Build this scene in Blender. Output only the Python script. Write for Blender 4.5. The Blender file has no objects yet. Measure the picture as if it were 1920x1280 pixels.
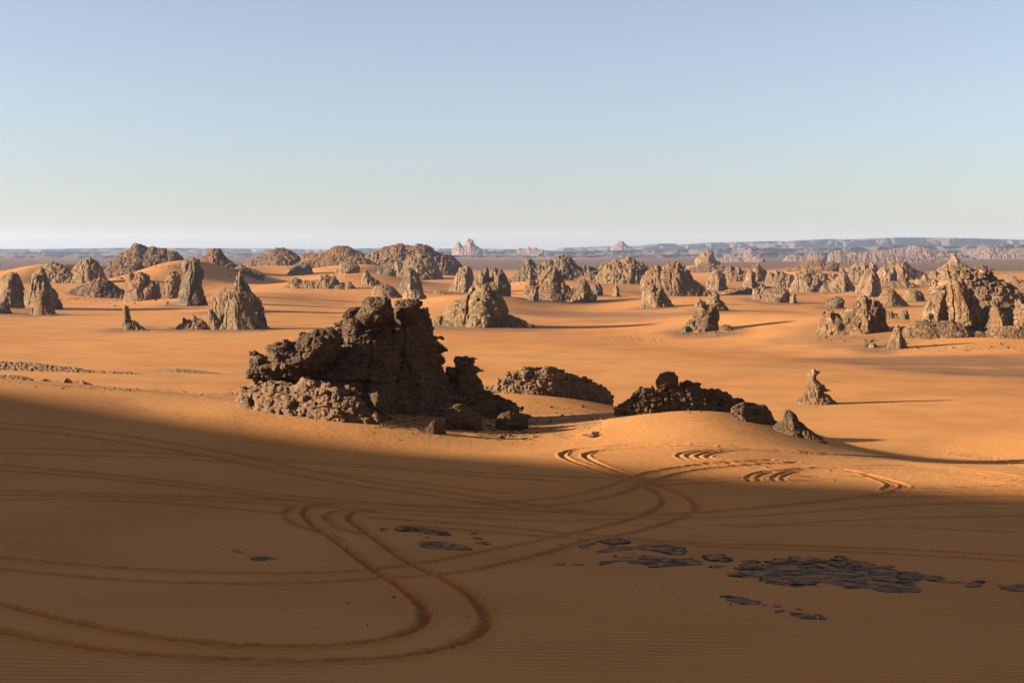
import bpy, math, random
import numpy as np
from mathutils import Vector

# ------------------------------------------------------------------ camera, world, sun, exposure
F = 2638.0            # focal length in photo pixels (photo 1920 x 1280)
VH = 471.0            # photo row of the horizon
CAMZ = 21.0           # camera height above the sand plain
SC = bpy.context.scene
COL = SC.collection
cam_d = bpy.data.cameras.new('camera')
cam_d.sensor_width = 36.0
cam_d.lens = 36.0 * F / 1920.0
cam_d.shift_y = -(640.0 - VH) / 1920.0
cam_d.clip_start = 0.3
cam_d.clip_end = 40000.0
cam = bpy.data.objects.new('camera', cam_d)
cam.location = (0, 0, CAMZ)
cam.rotation_euler = (math.radians(90), 0, 0)
COL.objects.link(cam)
SC.camera = cam

SUN_EL = math.radians(12.8)
SUN_TH = math.radians(-6.0)     # the light comes from the left, a little from behind the camera
sun_dir = Vector((math.cos(SUN_TH) * math.cos(SUN_EL), -math.sin(SUN_TH) * math.cos(SUN_EL), -math.sin(SUN_EL)))
W = bpy.data.worlds.new('World')
SC.world = W
W.use_nodes = True
nt = W.node_tree
bg = nt.nodes['Background']
sky = nt.nodes.new('ShaderNodeTexSky')
sky.sky_type = 'NISHITA'
sky.sun_disc = False
sky.sun_elevation = SUN_EL
sky.sun_rotation = math.atan2(-sun_dir.x, -sun_dir.y)
sky.altitude = 600
sky.air_density = 1.0
sky.dust_density = 0.9
sky.ozone_density = 4.0
hsv = nt.nodes.new('ShaderNodeHueSaturation')
hsv.inputs['Saturation'].default_value = 0.74
tint = nt.nodes.new('ShaderNodeMix'); tint.data_type = 'RGBA'; tint.blend_type = 'MULTIPLY'
tint.inputs[0].default_value = 1.0; tint.inputs[7].default_value = (1.19, 1.03, 0.97, 1)
nt.links.new(sky.outputs[0], hsv.inputs['Color']); nt.links.new(hsv.outputs[0], tint.inputs[6])
nt.links.new(tint.outputs[2], bg.inputs[0])
bg.inputs[1].default_value = 0.05
sd = bpy.data.lights.new('sun', 'SUN')
sd.energy = 5.0
sd.angle = math.radians(0.7)
sd.color = (1.0, 0.95, 0.88)
so = bpy.data.objects.new('sun', sd)
so.rotation_euler = sun_dir.to_track_quat('-Z', 'Y').to_euler()
so.location = (-300, 60, 120)
COL.objects.link(so)
SC.view_settings.view_transform = 'Standard'
SC.view_settings.look = 'None'
SC.view_settings.exposure = 1.95
SC.view_settings.gamma = 1.0

# ------------------------------------------------------------------ helpers: noise
_T = np.random.RandomState(7).rand(64, 64, 64).astype(np.float32) * 2 - 1
_Tf = _T.ravel()

def vn(x, y, z):
    x = np.asarray(x, np.float32); y = np.asarray(y, np.float32); z = np.asarray(z, np.float32)
    ix = np.floor(x).astype(np.int32); iy = np.floor(y).astype(np.int32); iz = np.floor(z).astype(np.int32)
    fx = x - ix; fy = y - iy; fz = z - iz
    fx = fx * fx * (3 - 2 * fx); fy = fy * fy * (3 - 2 * fy); fz = fz * fz * (3 - 2 * fz)
    x0 = (ix & 63) << 12; x1 = ((ix + 1) & 63) << 12
    y0 = (iy & 63) << 6; y1 = ((iy + 1) & 63) << 6
    z0 = iz & 63; z1 = (iz + 1) & 63
    def L(a, b):
        p = _Tf[a + b + z0]; q = _Tf[a + b + z1]
        return p + (q - p) * fz
    a = L(x0, y0); b = L(x0, y1); c = a + (b - a) * fy
    a = L(x1, y0); b = L(x1, y1); d = a + (b - a) * fy
    return c + (d - c) * fx

def fbm(x, y, z, o=4):
    s = 0; a = 1.0; t = 0
    for i in range(o):
        s = s + a * vn(x, y, z); t += a
        x = x * 2.03 + 7.1; y = y * 2.03 + 3.7; z = z * 2.03 + 9.2; a *= 0.5
    return s / t

def billow(x, y, z, o=3):
    s = 0; a = 1.0; t = 0
    for i in range(o):
        s = s + a * (np.minimum(np.abs(vn(x, y, z)) * 2.2, 1.0) - 0.55); t += a
        x = x * 2.11 + 5.3; y = y * 2.11 + 8.9; z = z * 2.11 + 1.7; a *= 0.5
    return s / t

def layers(z, seed):
    """ledged strata: a random hardness per layer with sharp steps"""
    z = z + seed * 13.7
    i = np.floor(z).astype(np.int32); f = z - i
    a = _Tf[(i * 977 + 31) & 262143]; b = _Tf[((i + 1) * 977 + 31) & 262143]
    t = np.clip((f - 0.72) / 0.28, 0, 1); t = t * t * (3 - 2 * t)
    return a + (b - a) * t - 0.25 * np.exp(-((f - 0.86) / 0.09) ** 2)

# ------------------------------------------------------------------ helpers: objects
def tag(o, label=None, cat=None, group=None, kind=None):
    if label: o['label'] = label
    if cat: o['category'] = cat
    if group: o['group'] = group
    if kind: o['kind'] = kind
    return o

def mesh_from(name, v, quads, mat, smooth=True, flip=False):
    m = bpy.data.meshes.new(name)
    v = np.ascontiguousarray(v, np.float32)
    quads = np.asarray(quads, np.int32)
    if flip: quads = quads[:, ::-1]
    n = quads.shape[1]
    m.vertices.add(len(v)); m.vertices.foreach_set('co', v.ravel())
    m.loops.add(quads.size); m.loops.foreach_set('vertex_index', np.ascontiguousarray(quads).ravel())
    m.polygons.add(len(quads))
    m.polygons.foreach_set('loop_start', np.arange(0, quads.size, n, dtype=np.int32))
    m.update(calc_edges=True)
    m.polygons.foreach_set('use_smooth', np.full(len(quads), smooth))
    m.materials.append(mat)
    return m

def link(name, mesh, loc=(0, 0, 0), parent=None):
    o = bpy.data.objects.new(name, mesh)
    o.location = loc
    COL.objects.link(o)
    if parent: o.parent = parent
    return o

def px(u, v, D):
    return ((u - 960.0) / F * D, D, CAMZ - (v - VH) / F * D)

# ------------------------------------------------------------------ materials
def new_mat(name):
    m = bpy.data.materials.new(name); m.use_nodes = True
    t = m.node_tree
    b = t.nodes['Principled BSDF']
    b.inputs['Roughness'].default_value = 0.92
    b.inputs['Specular IOR Level'].default_value = 0.12
    return m, t, b

def N(t, typ, **kw):
    n = t.nodes.new(typ)
    for k, v in kw.items(): setattr(n, k, v)
    return n

def mixc(t, fac, a, b, mode='MIX'):
    n = N(t, 'ShaderNodeMix', data_type='RGBA', blend_type=mode)
    for sock, val in ((0, fac), (6, a), (7, b)):
        if isinstance(val, (int, float)): n.inputs[sock].default_value = val
        elif isinstance(val, tuple): n.inputs[sock].default_value = (*val, 1)
        else: t.links.new(val, n.inputs[sock])
    return n.outputs[2]

def noise(t, vec, scale, detail=5, rough=0.55):
    n = N(t, 'ShaderNodeTexNoise'); n.inputs['Scale'].default_value = scale
    n.inputs['Detail'].default_value = detail; n.inputs['Roughness'].default_value = rough
    t.links.new(vec, n.inputs['Vector']); return n.outputs['Fac']

def ramp(t, fac, lo, hi):
    n = N(t, 'ShaderNodeMapRange'); n.inputs[1].default_value = lo; n.inputs[2].default_value = hi
    t.links.new(fac, n.inputs[0]); return n.outputs[0]

def scaled(t, vec, s):
    n = N(t, 'ShaderNodeVectorMath', operation='MULTIPLY'); n.inputs[1].default_value = s
    t.links.new(vec, n.inputs[0]); return n.outputs[0]

def mathn(t, op, a, b):
    n = N(t, 'ShaderNodeMath', operation=op)
    for i, v in enumerate((a, b)):
        if isinstance(v, (int, float)): n.inputs[i].default_value = v
        else: t.links.new(v, n.inputs[i])
    return n.outputs[0]

SAND = (0.455, 0.193, 0.054)
SAND_RED = (0.470, 0.176, 0.043)

def rock_mat(name, dark, mid, light, s, sandy=0.5, zb=1.0, bump=0.25):
    """s: size in metres of the main mottling"""
    m, t, b = new_mat(name)
    geo = N(t, 'ShaderNodeNewGeometry'); P = geo.outputs['Position']
    n1 = noise(t, P, 1.0 / s, 6, 0.6)
    n2 = noise(t, scaled(t, P, (1, 1, 3.0 * zb)), 2.3 / s, 5, 0.65)
    n3 = noise(t, P, 9.0 / s, 4, 0.6)
    c = mixc(t, ramp(t, n1, 0.38, 0.62), dark, mid)
    c = mixc(t, ramp(t, n2, 0.52, 0.72), c, light)
    c = mixc(t, ramp(t, n3, 0.35, 0.75), mixc(t, 0.45, c, dark), c)
    # wind-blown sand lying on the flatter ledges
    sep = N(t, 'ShaderNodeSeparateXYZ'); t.links.new(geo.outputs['Normal'], sep.inputs[0])
    up = ramp(t, sep.outputs[2], 0.72, 0.95)
    f = mathn(t, 'MULTIPLY', up, mathn(t, 'MULTIPLY', ramp(t, n2, 0.4, 0.6), sandy))
    c = mixc(t, f, c, (0.40, 0.175, 0.055))
    t.links.new(c, b.inputs['Base Color'])
    bp = N(t, 'ShaderNodeBump'); bp.inputs['Strength'].default_value = 1.0
    bp.inputs['Distance'].default_value = bump * s
    hh = mathn(t, 'ADD', n3, mathn(t, 'MULTIPLY', noise(t, P, 30.0 / s, 3, 0.6), 0.4))
    t.links.new(hh, bp.inputs['Height']); t.links.new(bp.outputs[0], b.inputs['Normal'])
    return m

MAT_NEAR = rock_mat('dark_varnished_sandstone', (0.058, 0.032, 0.015), (0.132, 0.073, 0.033), (0.240, 0.129, 0.054), 1.6, 0.35, 2.0, 0.12)
MAT_SANDY = rock_mat('sandy_crumbled_sandstone', (0.100, 0.054, 0.026), (0.189, 0.098, 0.043), (0.304, 0.155, 0.067), 0.9, 0.6, 1.0, 0.12)
MAT_MID = rock_mat('grey_brown_sandstone', (0.096, 0.055, 0.023), (0.192, 0.109, 0.045), (0.320, 0.181, 0.076), 5.0, 0.3, 1.0, 0.10)
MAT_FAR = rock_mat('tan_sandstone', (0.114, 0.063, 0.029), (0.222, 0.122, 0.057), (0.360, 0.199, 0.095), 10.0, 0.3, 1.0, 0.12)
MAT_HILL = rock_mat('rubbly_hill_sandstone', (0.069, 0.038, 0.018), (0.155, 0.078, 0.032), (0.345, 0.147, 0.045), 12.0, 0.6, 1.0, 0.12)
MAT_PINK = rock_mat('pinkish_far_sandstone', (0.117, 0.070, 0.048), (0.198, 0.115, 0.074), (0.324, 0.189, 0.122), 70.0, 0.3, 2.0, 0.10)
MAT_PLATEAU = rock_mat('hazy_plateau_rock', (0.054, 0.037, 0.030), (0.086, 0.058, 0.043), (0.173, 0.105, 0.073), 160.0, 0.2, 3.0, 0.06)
MAT_MID_RED = rock_mat('red_brown_sandstone', (0.085, 0.045, 0.019), (0.195, 0.100, 0.039), (0.338, 0.175, 0.067), 6.0, 0.45, 1.4, 0.10)
MAT_MID_DARK = rock_mat('dark_crusted_sandstone', (0.062, 0.040, 0.020), (0.137, 0.084, 0.038), (0.273, 0.161, 0.070), 4.0, 0.3, 0.7, 0.10)
MAT_SLAB = rock_mat('dark_slab_stone', (0.030, 0.018, 0.010), (0.050, 0.030, 0.017), (0.090, 0.050, 0.025), 1.3, 0.7, 1.0, 0.03)

# ------------------------------------------------------------------ ground height
PY = np.array([-400, -60, -10, 0, 10, 20, 28, 37, 53, 71, 94, 110, 130, 160, 200, 260, 20000.0])
PZ = np.array([-16, -6, -2.0, -1.7, -4.4, -6.9, -8.6, -9.7, -11.6, -13.2, -13.9, -14.8, -17, -19.3, -20.6, -21, -21.0])
# smooth the profile once
_py = np.concatenate([np.linspace(-400, 400, 1601), [20000.0]])
_pz = np.interp(_py, PY, PZ)
_k = np.hanning(31); _k /= _k.sum()
_sm = np.convolve(np.pad(_pz[:-1], 15, mode='edge'), _k, mode='valid')
_pz[:-1] = _sm

def sstep(a, b, x):
    t = np.clip((x - a) / (b - a), 0, 1); return t * t * (3 - 2 * t)

CY = np.linspace(-420, 420, 337)
CZ = np.interp(CY, [-420, -250, -120, -20, 38, 49, 59, 68, 82, 97, 112, 135, 170, 230], [3, 30, 58, 65, 62.5, 59.5, 56, 52.5, 48, 44.8, 41, 31, 13, 2])
CZ = np.convolve(np.pad(CZ, 3, mode='edge'), np.ones(7) / 7, 'valid')

def ground_base(x, y):
    z = np.interp(y, _py, _pz) + CAMZ
    # unseen dune added left of the view, its crest shaped to shade the foreground
    crest = np.interp(y, CY, CZ) * 1.05
    xc = -205.0 - 8 * np.sin(y / 57.0)
    prof = np.where(x > xc, 1 - sstep(0, 128, x - xc), 1 - sstep(0, 220, xc - x))
    z = z + np.maximum(crest - z, 0) * prof
    # low swells of the sand
    far = sstep(140, 320, y)
    z = z + far * 0.55 * fbm(x / 95.0, y / 150.0, 0.5, 3) + (1 - far) * 0.10 * fbm(x / 14.0, y / 9.0, 3.3, 2)
    return z

class GP:
    def __init__(self, lx, ly): self.p = []; self.lx = lx; self.ly = ly; self.w = None
    def add(self, x, y, z): self.p.append((x, y, z))
    def solve(self, base):
        q = np.array(self.p); r = q[:, 2] - base(q[:, 0], q[:, 1])
        K = self.k(q[:, 0], q[:, 1], q) + 0.03 * np.eye(len(q))
        self.q = q; self.w = np.linalg.solve(K, r)
    def k(self, x, y, q):
        return np.exp(-0.5 * (((x[:, None] - q[None, :, 0]) / self.lx) ** 2 + ((y[:, None] - q[None, :, 1]) / self.ly) ** 2))
    def __call__(self, x, y):
        o = np.zeros(len(x))
        lo = self.q[:, 1].min() - 3.5 * self.ly; hi = self.q[:, 1].max() + 3.5 * self.ly
        idx = np.nonzero((y > lo) & (y < hi))[0]
        for s in range(0, len(idx), 40000):
            i = idx[s:s + 40000]
            o[i] = self.k(x[i], y[i], self.q) @ self.w
        return o

gp_near = GP(13, 9)
NEARPTS = [
 # u, v, depth: the crest on the left and the dune along the front of the dark outcrop
 (-150, 716, 116), (0, 720, 116), (150, 726, 114), (300, 737, 112), (450, 757, 108), (600, 781, 105), (750, 812, 101), (900, 836, 97.5),
 (0, 800, 95), (300, 830, 93), (600, 850, 91), (0, 900, 76), (300, 900, 77), (600, 905, 77), (900, 905, 80),
 (0, 716, 132), (200, 728, 130), (350, 742, 127), (0, 722, 150), (200, 735, 150), (380, 752, 148),
 (850, 815, 103), (760, 812, 101.5), (800, 778, 107), (720, 768, 107.5), (900, 782, 109), (960, 800, 107), (1020, 812, 105.5), (1000, 782, 113), (1100, 800, 107), (1060, 838, 97), (1150, 832, 97.5),
 (1000, 762, 122), (1130, 765, 120), (1180, 764, 112), (1260, 745, 111.6), (1320, 748, 111.3), (1375, 764, 110.5), (1425, 782, 108.5), (1480, 800, 106.5), (1250, 797, 103), (1360, 793, 103.5), (1450, 812, 101.5), (1540, 830, 100),
 (1250, 860, 88), (1500, 862, 89), (1700, 850, 96), (1920, 852, 96), (1800, 890, 82), (2050, 852, 96),
 (600, 756, 114), (700, 764, 112), (800, 772, 111), (520, 748, 116),
 (1040, 729, 148), (950, 724, 149), (1000, 726, 148), (1090, 737, 147), (1140, 746, 146), (1040, 742, 143), (960, 740, 143), (1040, 765, 132), (1500, 800, 122), (1700, 845, 140), (1900, 845, 140), (1400, 772, 125), (1280, 770, 125),
]
for u, v, D in NEARPTS: gp_near.add(*px(u, v, D))
gp_far = GP(34, 62)
# explicit sand surfaces further out (u, v, depth)
FARPTS = [
 (1480, 606, 352), (1530, 604, 350), (1440, 612, 352), (1390, 640, 330), (1480, 655, 302), (1300, 655, 302), (1600, 668, 283), (1800, 680, 266),
 (1640,656,300),(1720,655,301),(1800,656,300),(1880,658,299),(1700,630,308),(1745,618,312),(1800,622,311),(1860,626,310),(1930,630,310),(2000,640,308),
 (100, 600, 430), (300, 610, 400), (600, 600, 430), (250, 590, 468), (650, 580, 510), (560, 570, 560), (330, 580, 520), (150, 590, 468),
 (280, 540, 720), (300, 505, 880), (340, 500, 900), (270, 570, 590), (450, 545, 720), (470, 520, 900), (560, 505, 1050), (640, 500, 1050), (700, 497, 1020),
 (560, 545, 700), (640, 548, 690), (730, 520, 850), (520, 490, 1150), (600, 480, 1180), (640, 472, 1180), (680, 480, 1180), (760, 515, 1000), (820, 530, 900),
 (430, 500, 950), (220, 520, 800), (180, 540, 680), (120, 545, 690),
 (1080, 520, 860), (1060, 530, 800), (1200, 525, 810), (1150, 540, 720), (960, 530, 850), (900, 545, 760), (1000, 560, 640),
 (1340, 515, 1250), (1320, 530, 950), (1380, 505, 1400), (1500, 500, 1500), (1540, 497, 1500), (1600, 530, 900), (1450, 545, 750), (1740, 540, 800), (1560, 540, 780), (1700, 533, 860), (1600, 545, 730),
 (150, 515, 900), (60, 530, 850),
 (200, 500, 1500), (500, 496, 1700), (800, 496, 1900), (1000, 502, 1700), (1300, 498, 1900), (1700, 502, 1700), (1860, 520, 1100), (0, 520, 1200),
]
for u, v, D in FARPTS: gp_far.add(*px(u, v, D))

# ------------------------------------------------------------------ the rocks, traced from the photograph (photo pixels), each at its own distance
# key: (name, category, group, label, D, base_v, outline left-to-right, options)
G1 = 'rock formations standing on the sand plain'
G2 = 'rocks on the dune hills'
G3 = 'rocks of the far field'
G4 = 'outcrops on the near dune'
G5 = 'far buttes on the skyline'
R = []
def rk(name, cat, group, label, D, bv, pts, mat=None, **o): R.append((name, cat, group, label, D, bv, pts, mat, o))

# near outcrops
rk('rock_outcrop', 'rock outcrop', G4, 'big dark layered outcrop with overhanging ledges, largest rock in the middle of the scene', 112, 800,
 [(470,790),(482,745),(492,715),(508,690),(540,668),(575,650),(604,640),(614,632),(622,622),(628,607),(638,600),(640,593),(652,583),(674,582),(690,577),(715,574),(735,577),(760,574),(785,576),(797,581),(799,591),(802,601),(810,606),(813,618),(813,630),(820,632),(822,639),(818,642),(820,649),(822,655),(825,658),(824,663),(821,667),(827,677),(829,690),(834,706),(846,727),(862,749),(880,765),(893,785)],
 MAT_NEAR, style='tower', thick=0.75, p=0.72, res=1.05, lean=0.25, shear=0.36, part='')
rk('left_shelf', '', None, '', 108.8, 704,
 [(467,708),(463,700),(471,690),(469,677),(474,670),(466,664),(477,657),(495,659),(499,668),(506,649),(527,643),(531,638),(545,639),(548,645),(556,636),(571,624),(590,615),(621,615),(632,622),(640,634),(640,655),(628,672),(612,690),(598,704)],
 MAT_NEAR, style='crag', thick=0.85, res=0.95, shear=0.05, below=0.7, part='rock_outcrop')
rk('summit_head', '', None, '', 110.0, 592,
 [(664,594),(672,583),(679,574),(677,565),(687,557),(706,556),(724,557),(733,562),(737,576),(738,594)],
 MAT_NEAR, style='crag', thick=1.0, res=0.85, shear=-0.1, below=0.7, part='rock_outcrop')
rk('summit_head', '', None, '', 111.5, 592,
 [(736,596),(740,578),(740,566),(744,562),(765,559),(784,560),(793,566),(791,572),(788,577),(797,583),(799,592)],
 MAT_NEAR, style='crag', thick=1.0, res=0.85, shear=0.0, below=0.7, part='rock_outcrop')
rk('rock_ledge', 'rock ledge', G4, 'low crumbly sunlit ledge along the left foot of the big dark outcrop', 107, 782,
 [(436,738),(455,728),(480,719),(500,713),(530,716),(560,712),(600,719),(620,716),(645,722),(660,728),(676,740),(695,754),(718,768)],
 MAT_SANDY, style='crumb', thick=0.9, res=1.0)
rk('rock_block', 'rock', G4, 'big dark block at the right end of the crumbly ledge under the big outcrop', 105.5, 757,
 [(686,757),(690,745),(697,737),(708,734),(717,740),(722,750),(726,759)], MAT_NEAR, style='boulder', thick=0.9, res=0.7)
rk('rock_block', 'rock', G4, 'leaning dark slab low on the sandy slope under the big outcrop', 103.5, 806,
 [(800,804),(808,791),(816,787),(824,794),(832,803),(838,810)], MAT_NEAR, style='boulder', thick=0.6, res=0.7, shear=0.3)
rk('rock_block', 'rock', G4, 'broken dark block where the big outcrop meets its black stepped neighbour', 106.5, 780,
 [(836,780),(842,766),(852,758),(866,756),(880,763),(892,772),(904,782)], MAT_NEAR, style='crag', thick=0.8, res=0.7, shear=0.2)
rk('rock_block', 'rock', G4, 'low dark block on the sand right of the black stepped outcrop', 108, 786,
 [(930,784),(940,774),(956,770),(970,773),(982,780),(990,787)], MAT_NEAR, style='crag', thick=0.8, res=0.7, shear=0.2)
rk('rock_outcrop', 'rock outcrop', G4, 'black stepped outcrop with a flat cap, at the right shoulder of the big dark outcrop', 116, 790,
 [(832,720),(833,690),(838,686),(849,684),(851,679),(849,676),(856,671),(870,670),(885,672),(887,678),(885,684),(893,688),(902,692),(910,698),(897,701),(892,704),(897,709),(899,715),(906,721),(909,730),(916,733),(927,738),(940,744),(956,749),(971,758),(980,772),(990,784)],
 MAT_NEAR, style='strata', thick=0.6, res=1.1, lean=0.3, shear=0.3)
rk('rock_outcrop', 'rock outcrop', G4, 'low whaleback of broken plates on bright sand, between the big outcrop and the rocky crest', 150, 744,
 [(908,726),(930,716),(942,708),(952,701),(966,698),(980,692),(1005,691),(1018,689),(1030,688),(1050,693),(1075,705),(1105,712),(1118,720),(1132,725),(1146,734),(1153,742)],
 MAT_SANDY, style='ragged', thick=0.8, res=0.8, shear=0.12)
rk('rock_outcrop', 'rock outcrop', G4, 'long dark ragged rock crest on top of the lit dune, carrying one round boulder', 113, 780,
 [(1150,762),(1158,755),(1170,746),(1186,737),(1203,727),(1220,724),(1232,727),(1250,727),(1272,724),(1277,716),(1286,711),(1297,714),(1312,717),(1319,726),(1330,724),(1348,729),(1367,737),(1378,746),(1392,749),(1392,757),(1404,760),(1418,762),(1432,768),(1446,779),(1458,792)],
 MAT_NEAR, style='ragged', thick=0.6, res=0.8, shear=0.25)
rk('boulder', 'boulder', None, 'single large rounded boulder balanced on the dark rocky crest', 112.5, 727,
 [(1229,726),(1230,712),(1236,700),(1250,696),(1264,698),(1272,706),(1274,718),(1273,727)],
 MAT_NEAR, style='boulder', thick=1.0, res=0.7, below=0.35, shear=0.2)
rk('rock_outcrop', 'rock outcrop', G4, 'blocky undercut rock at the right end of the rocky crest on the lit dune', 109, 800,
 [(1368,764),(1384,755),(1394,753),(1402,761),(1410,761),(1429,757),(1436,760),(1443,766),(1450,778),(1456,788),(1466,798),(1474,806)],
 MAT_NEAR, style='strata', thick=0.7, res=0.7, shear=0.25)
rk('rock_fin', 'rock fin', G4, 'leaning split rock fin at the far right tip of the lit dune crest', 106, 822,
 [(1454,800),(1462,792),(1471,788),(1472,776),(1474,767),(1483,768),(1491,775),(1500,788),(1512,800),(1526,811),(1540,820),(1550,830)],
 MAT_NEAR, style='smooth', thick=0.7, res=0.6)
rk('rock_cairn', 'rock pinnacle', None, 'small pale tapering pinnacle with a beaked top, alone on the lit plain at right', 192, 758,
 [(1496,752),(1503,745),(1512,736),(1511,728),(1517,720),(1516,709),(1515,701),(1521,699),(1523,691),(1526,690),(1529,696),(1537,698),(1530,704),(1532,712),(1542,718),(1549,725),(1557,732),(1548,735),(1557,743),(1564,751),(1572,759)],
 MAT_MID, style='strata', thick=0.8, res=0.55, lt=0.2)
# low ledges left
rk('rock_ledge', 'rock ledge', 'low rubble ledges on the left', 'long thin ledge of broken rock crossing the sand at the left edge of the photo', 232, 696,
 [(-40,679),(0,681),(30,682),(60,682),(85,685),(120,687),(150,690),(180,694),(205,694),(235,693),(265,696),(290,699)], MAT_SANDY, style='crumb', thick=1.0, res=0.6)
rk('rock_ledge', 'rock ledge', 'low rubble ledges on the left', 'faint low ledge trailing right from the long broken ledge towards the big outcrop', 232, 699,
 [(295,695),(330,691),(360,693),(395,696),(425,700)], MAT_SANDY, style='crumb', thick=1.2, res=0.7)
rk('rock_ledge', 'rock ledge', 'low rubble ledges on the left', 'dark low ledge just behind the shaded dune crest at the left edge', 134, 716,
 [(-30,706),(0,704),(25,703),(45,705),(62,709),(72,714)], MAT_SANDY, style='crumb', thick=1.0, res=0.8)
rk('rock_ledge', 'rock ledge', 'low rubble ledges on the left', 'pair of small sunlit humps on the shaded dune crest at left', 130, 720,
 [(60,716),(78,711),(92,715),(112,714),(124,708),(138,715),(160,713),(180,719)], MAT_SANDY, style='crumb', thick=1.0, res=0.8)

# middle formations
rk('rock_mound', 'rock mound', G1, 'broad cone-shaped mound of lumpy grey rock, alone on the sand behind the big outcrop', 393, 612,
 [(806,607),(816,597),(830,588),(845,573),(857,565),(872,559),(876,548),(883,541),(893,536),(905,533),(920,538),(930,548),(940,558),(950,571),(957,588),(970,594),(985,600),(1002,607)], MAT_MID, style='knob', thick=0.8, res=0.8)
rk('rock_pinnacle', 'rock pinnacle', G1, 'jagged spired rock directly behind the cone-shaped mound', 590, 546,
 [(886,530),(893,516),(900,505),(906,507),(911,498),(916,507),(918,519),(921,521),(924,503),(929,500),(933,507),(940,503),(946,514),(951,524),(957,533)], MAT_MID, style='pillar', thick=0.9, res=0.6)
rk('rock_pinnacle', 'rock pinnacle', G1, 'pointed rock with a sloping skirt, left of the spired rock behind the cone mound', 720, 546,
 [(838,544),(850,530),(856,512),(860,502),(867,501),(877,497),(885,506),(889,519),(895,532),(900,540)], MAT_MID, style='pillar', thick=0.9, res=0.6)
rk('rock_ridge', 'rock ridge', G1, 'dark notched ridge with a tall thin slab at its left end, in the middle distance', 605, 564,
 [(983,556),(984,540),(986,525),(992,516),(1000,519),(1003,531),(1010,518),(1017,511),(1030,502),(1045,497),(1051,503),(1054,520),(1060,533),(1070,539),(1079,536),(1083,525),(1095,523),(1104,531),(1112,545),(1118,556)], MAT_MID, style='pillar', thick=0.55, res=0.7)
rk('rock_slab', 'rock slab', G1, 'small pale upright slab lit by the sun at the foot of the dark notched ridge', 575, 567,
 [(989,566),(991,552),(998,545),(1005,542),(1009,550),(1011,566)], MAT_FAR, style='pillar', thick=0.8, res=0.5)
rk('rock_ridge', 'rock ridge', G3, 'brown saw-toothed ridge behind the dark notched ridge', 900, 532,
 [(955,522),(967,514),(980,495),(984,487),(991,484),(997,486),(1006,495),(1016,492),(1030,489),(1040,484),(1047,478),(1055,477),(1067,481),(1077,491),(1087,501),(1096,498),(1102,496),(1115,504),(1127,511),(1136,520)], MAT_MID, style='knob', thick=0.6, res=0.6)
rk('rock_hill', 'rock hill', G3, 'lumpy brown rock hill with a flat sunlit left block, right of the orange sand saddle', 800, 532,
 [(1120,516),(1125,505),(1127,494),(1145,491),(1150,488),(1155,485),(1165,486),(1177,481),(1185,485),(1192,486),(1200,490),(1207,496),(1215,506),(1219,516),(1224,526)], MAT_MID, style='knob', thick=0.7, res=0.6)
rk('rock_wall', 'rock wall', G3, 'tall dark wall of rock in shade with a crenellated top, centre right', 690, 554,
 [(1203,530),(1212,512),(1225,501),(1230,497),(1240,496),(1247,497),(1252,491),(1260,492),(1266,490),(1274,489),(1280,496),(1287,503),(1294,514),(1300,525),(1315,537),(1330,549)], MAT_MID, style='pillar', thick=0.6, res=0.7)
rk('rock_stack', 'rock stack', G1, 'squat two-headed stack with bright left face, in front of the dark wall of rock', 533, 576,
 [(1201,573),(1203,557),(1206,547),(1212,538),(1222,533),(1228,536),(1231,540),(1237,535),(1243,540),(1247,549),(1255,561),(1264,572)], MAT_MID, style='pillar', thick=0.8, res=0.6)
rk('boulder', 'boulder', G1, 'rounded block beside the right end of the dark notched ridge', 650, 552,
 [(1106,551),(1108,540),(1113,533),(1122,530),(1129,537),(1131,550)], MAT_MID, style='knob', thick=0.9, res=0.5)
rk('rock_spike', 'rock spike', G1, 'tiny pointed spike of rock before the shaded sand bank, left of the two-headed stack', 640, 557,
 [(1148,556),(1150,541),(1155,533),(1160,541),(1163,557)], MAT_MID, style='pillar', thick=0.9, res=0.5)
rk('rock_stack', 'rock stack', G1, 'twin pillared stack with a sunlit left tower, standing on dark rubble', 362, 624,
 [(1284,622),(1287,610),(1291,602),(1297,597),(1301,600),(1302,580),(1305,567),(1312,561),(1319,565),(1326,573),(1332,569),(1341,572),(1345,588),(1344,604),(1347,620)], MAT_MID, style='pillar', thick=0.8, res=0.65)
rk('boulder', 'boulder', G1, 'lumpy boulder at the right foot of the twin pillared stack', 358, 623,
 [(1347,622),(1350,613),(1358,608),(1366,609),(1373,615),(1376,623)], MAT_MID, style='knob', thick=0.9, res=0.5)
rk('boulder', 'boulder', G1, 'small dark boulder at the left foot of the twin pillared stack', 362, 622,
 [(1276,622),(1279,614),(1286,610),(1291,615),(1292,622)], MAT_MID, style='knob', thick=0.9, res=0.5)
rk('rock_stack', 'rock stack', G1, 'leaning lumpy rock just behind the twin pillared stack', 495, 582,
 [(1322,578),(1325,563),(1330,553),(1340,548),(1347,551),(1350,561),(1358,567),(1363,576),(1366,583)], MAT_MID, style='knob', thick=0.9, res=0.55)
rk('rock_block', 'rock block', G1, 'wide flat-topped block with smooth bedded sides, right of centre', 560, 569,
 [(1428,567),(1431,553),(1438,541),(1450,539),(1468,539),(1476,543),(1480,553),(1482,568)], MAT_FAR, style='strata', thick=0.7, res=0.55)
rk('boulder', 'boulder', G1, 'narrow upright boulder touching the right end of the flat-topped block', 555, 568,
 [(1480,568),(1482,555),(1487,549),(1492,553),(1493,567)], MAT_MID, style='knob', thick=0.9, res=0.5)
rk('boulder', 'boulder', G1, 'pair of low broken lumps touching the left end of the flat-topped block', 575, 560,
 [(1410,556),(1412,543),(1420,540),(1425,544),(1430,539),(1436,545),(1438,558)], MAT_FAR, style='knob', thick=0.9, res=0.5)
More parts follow.
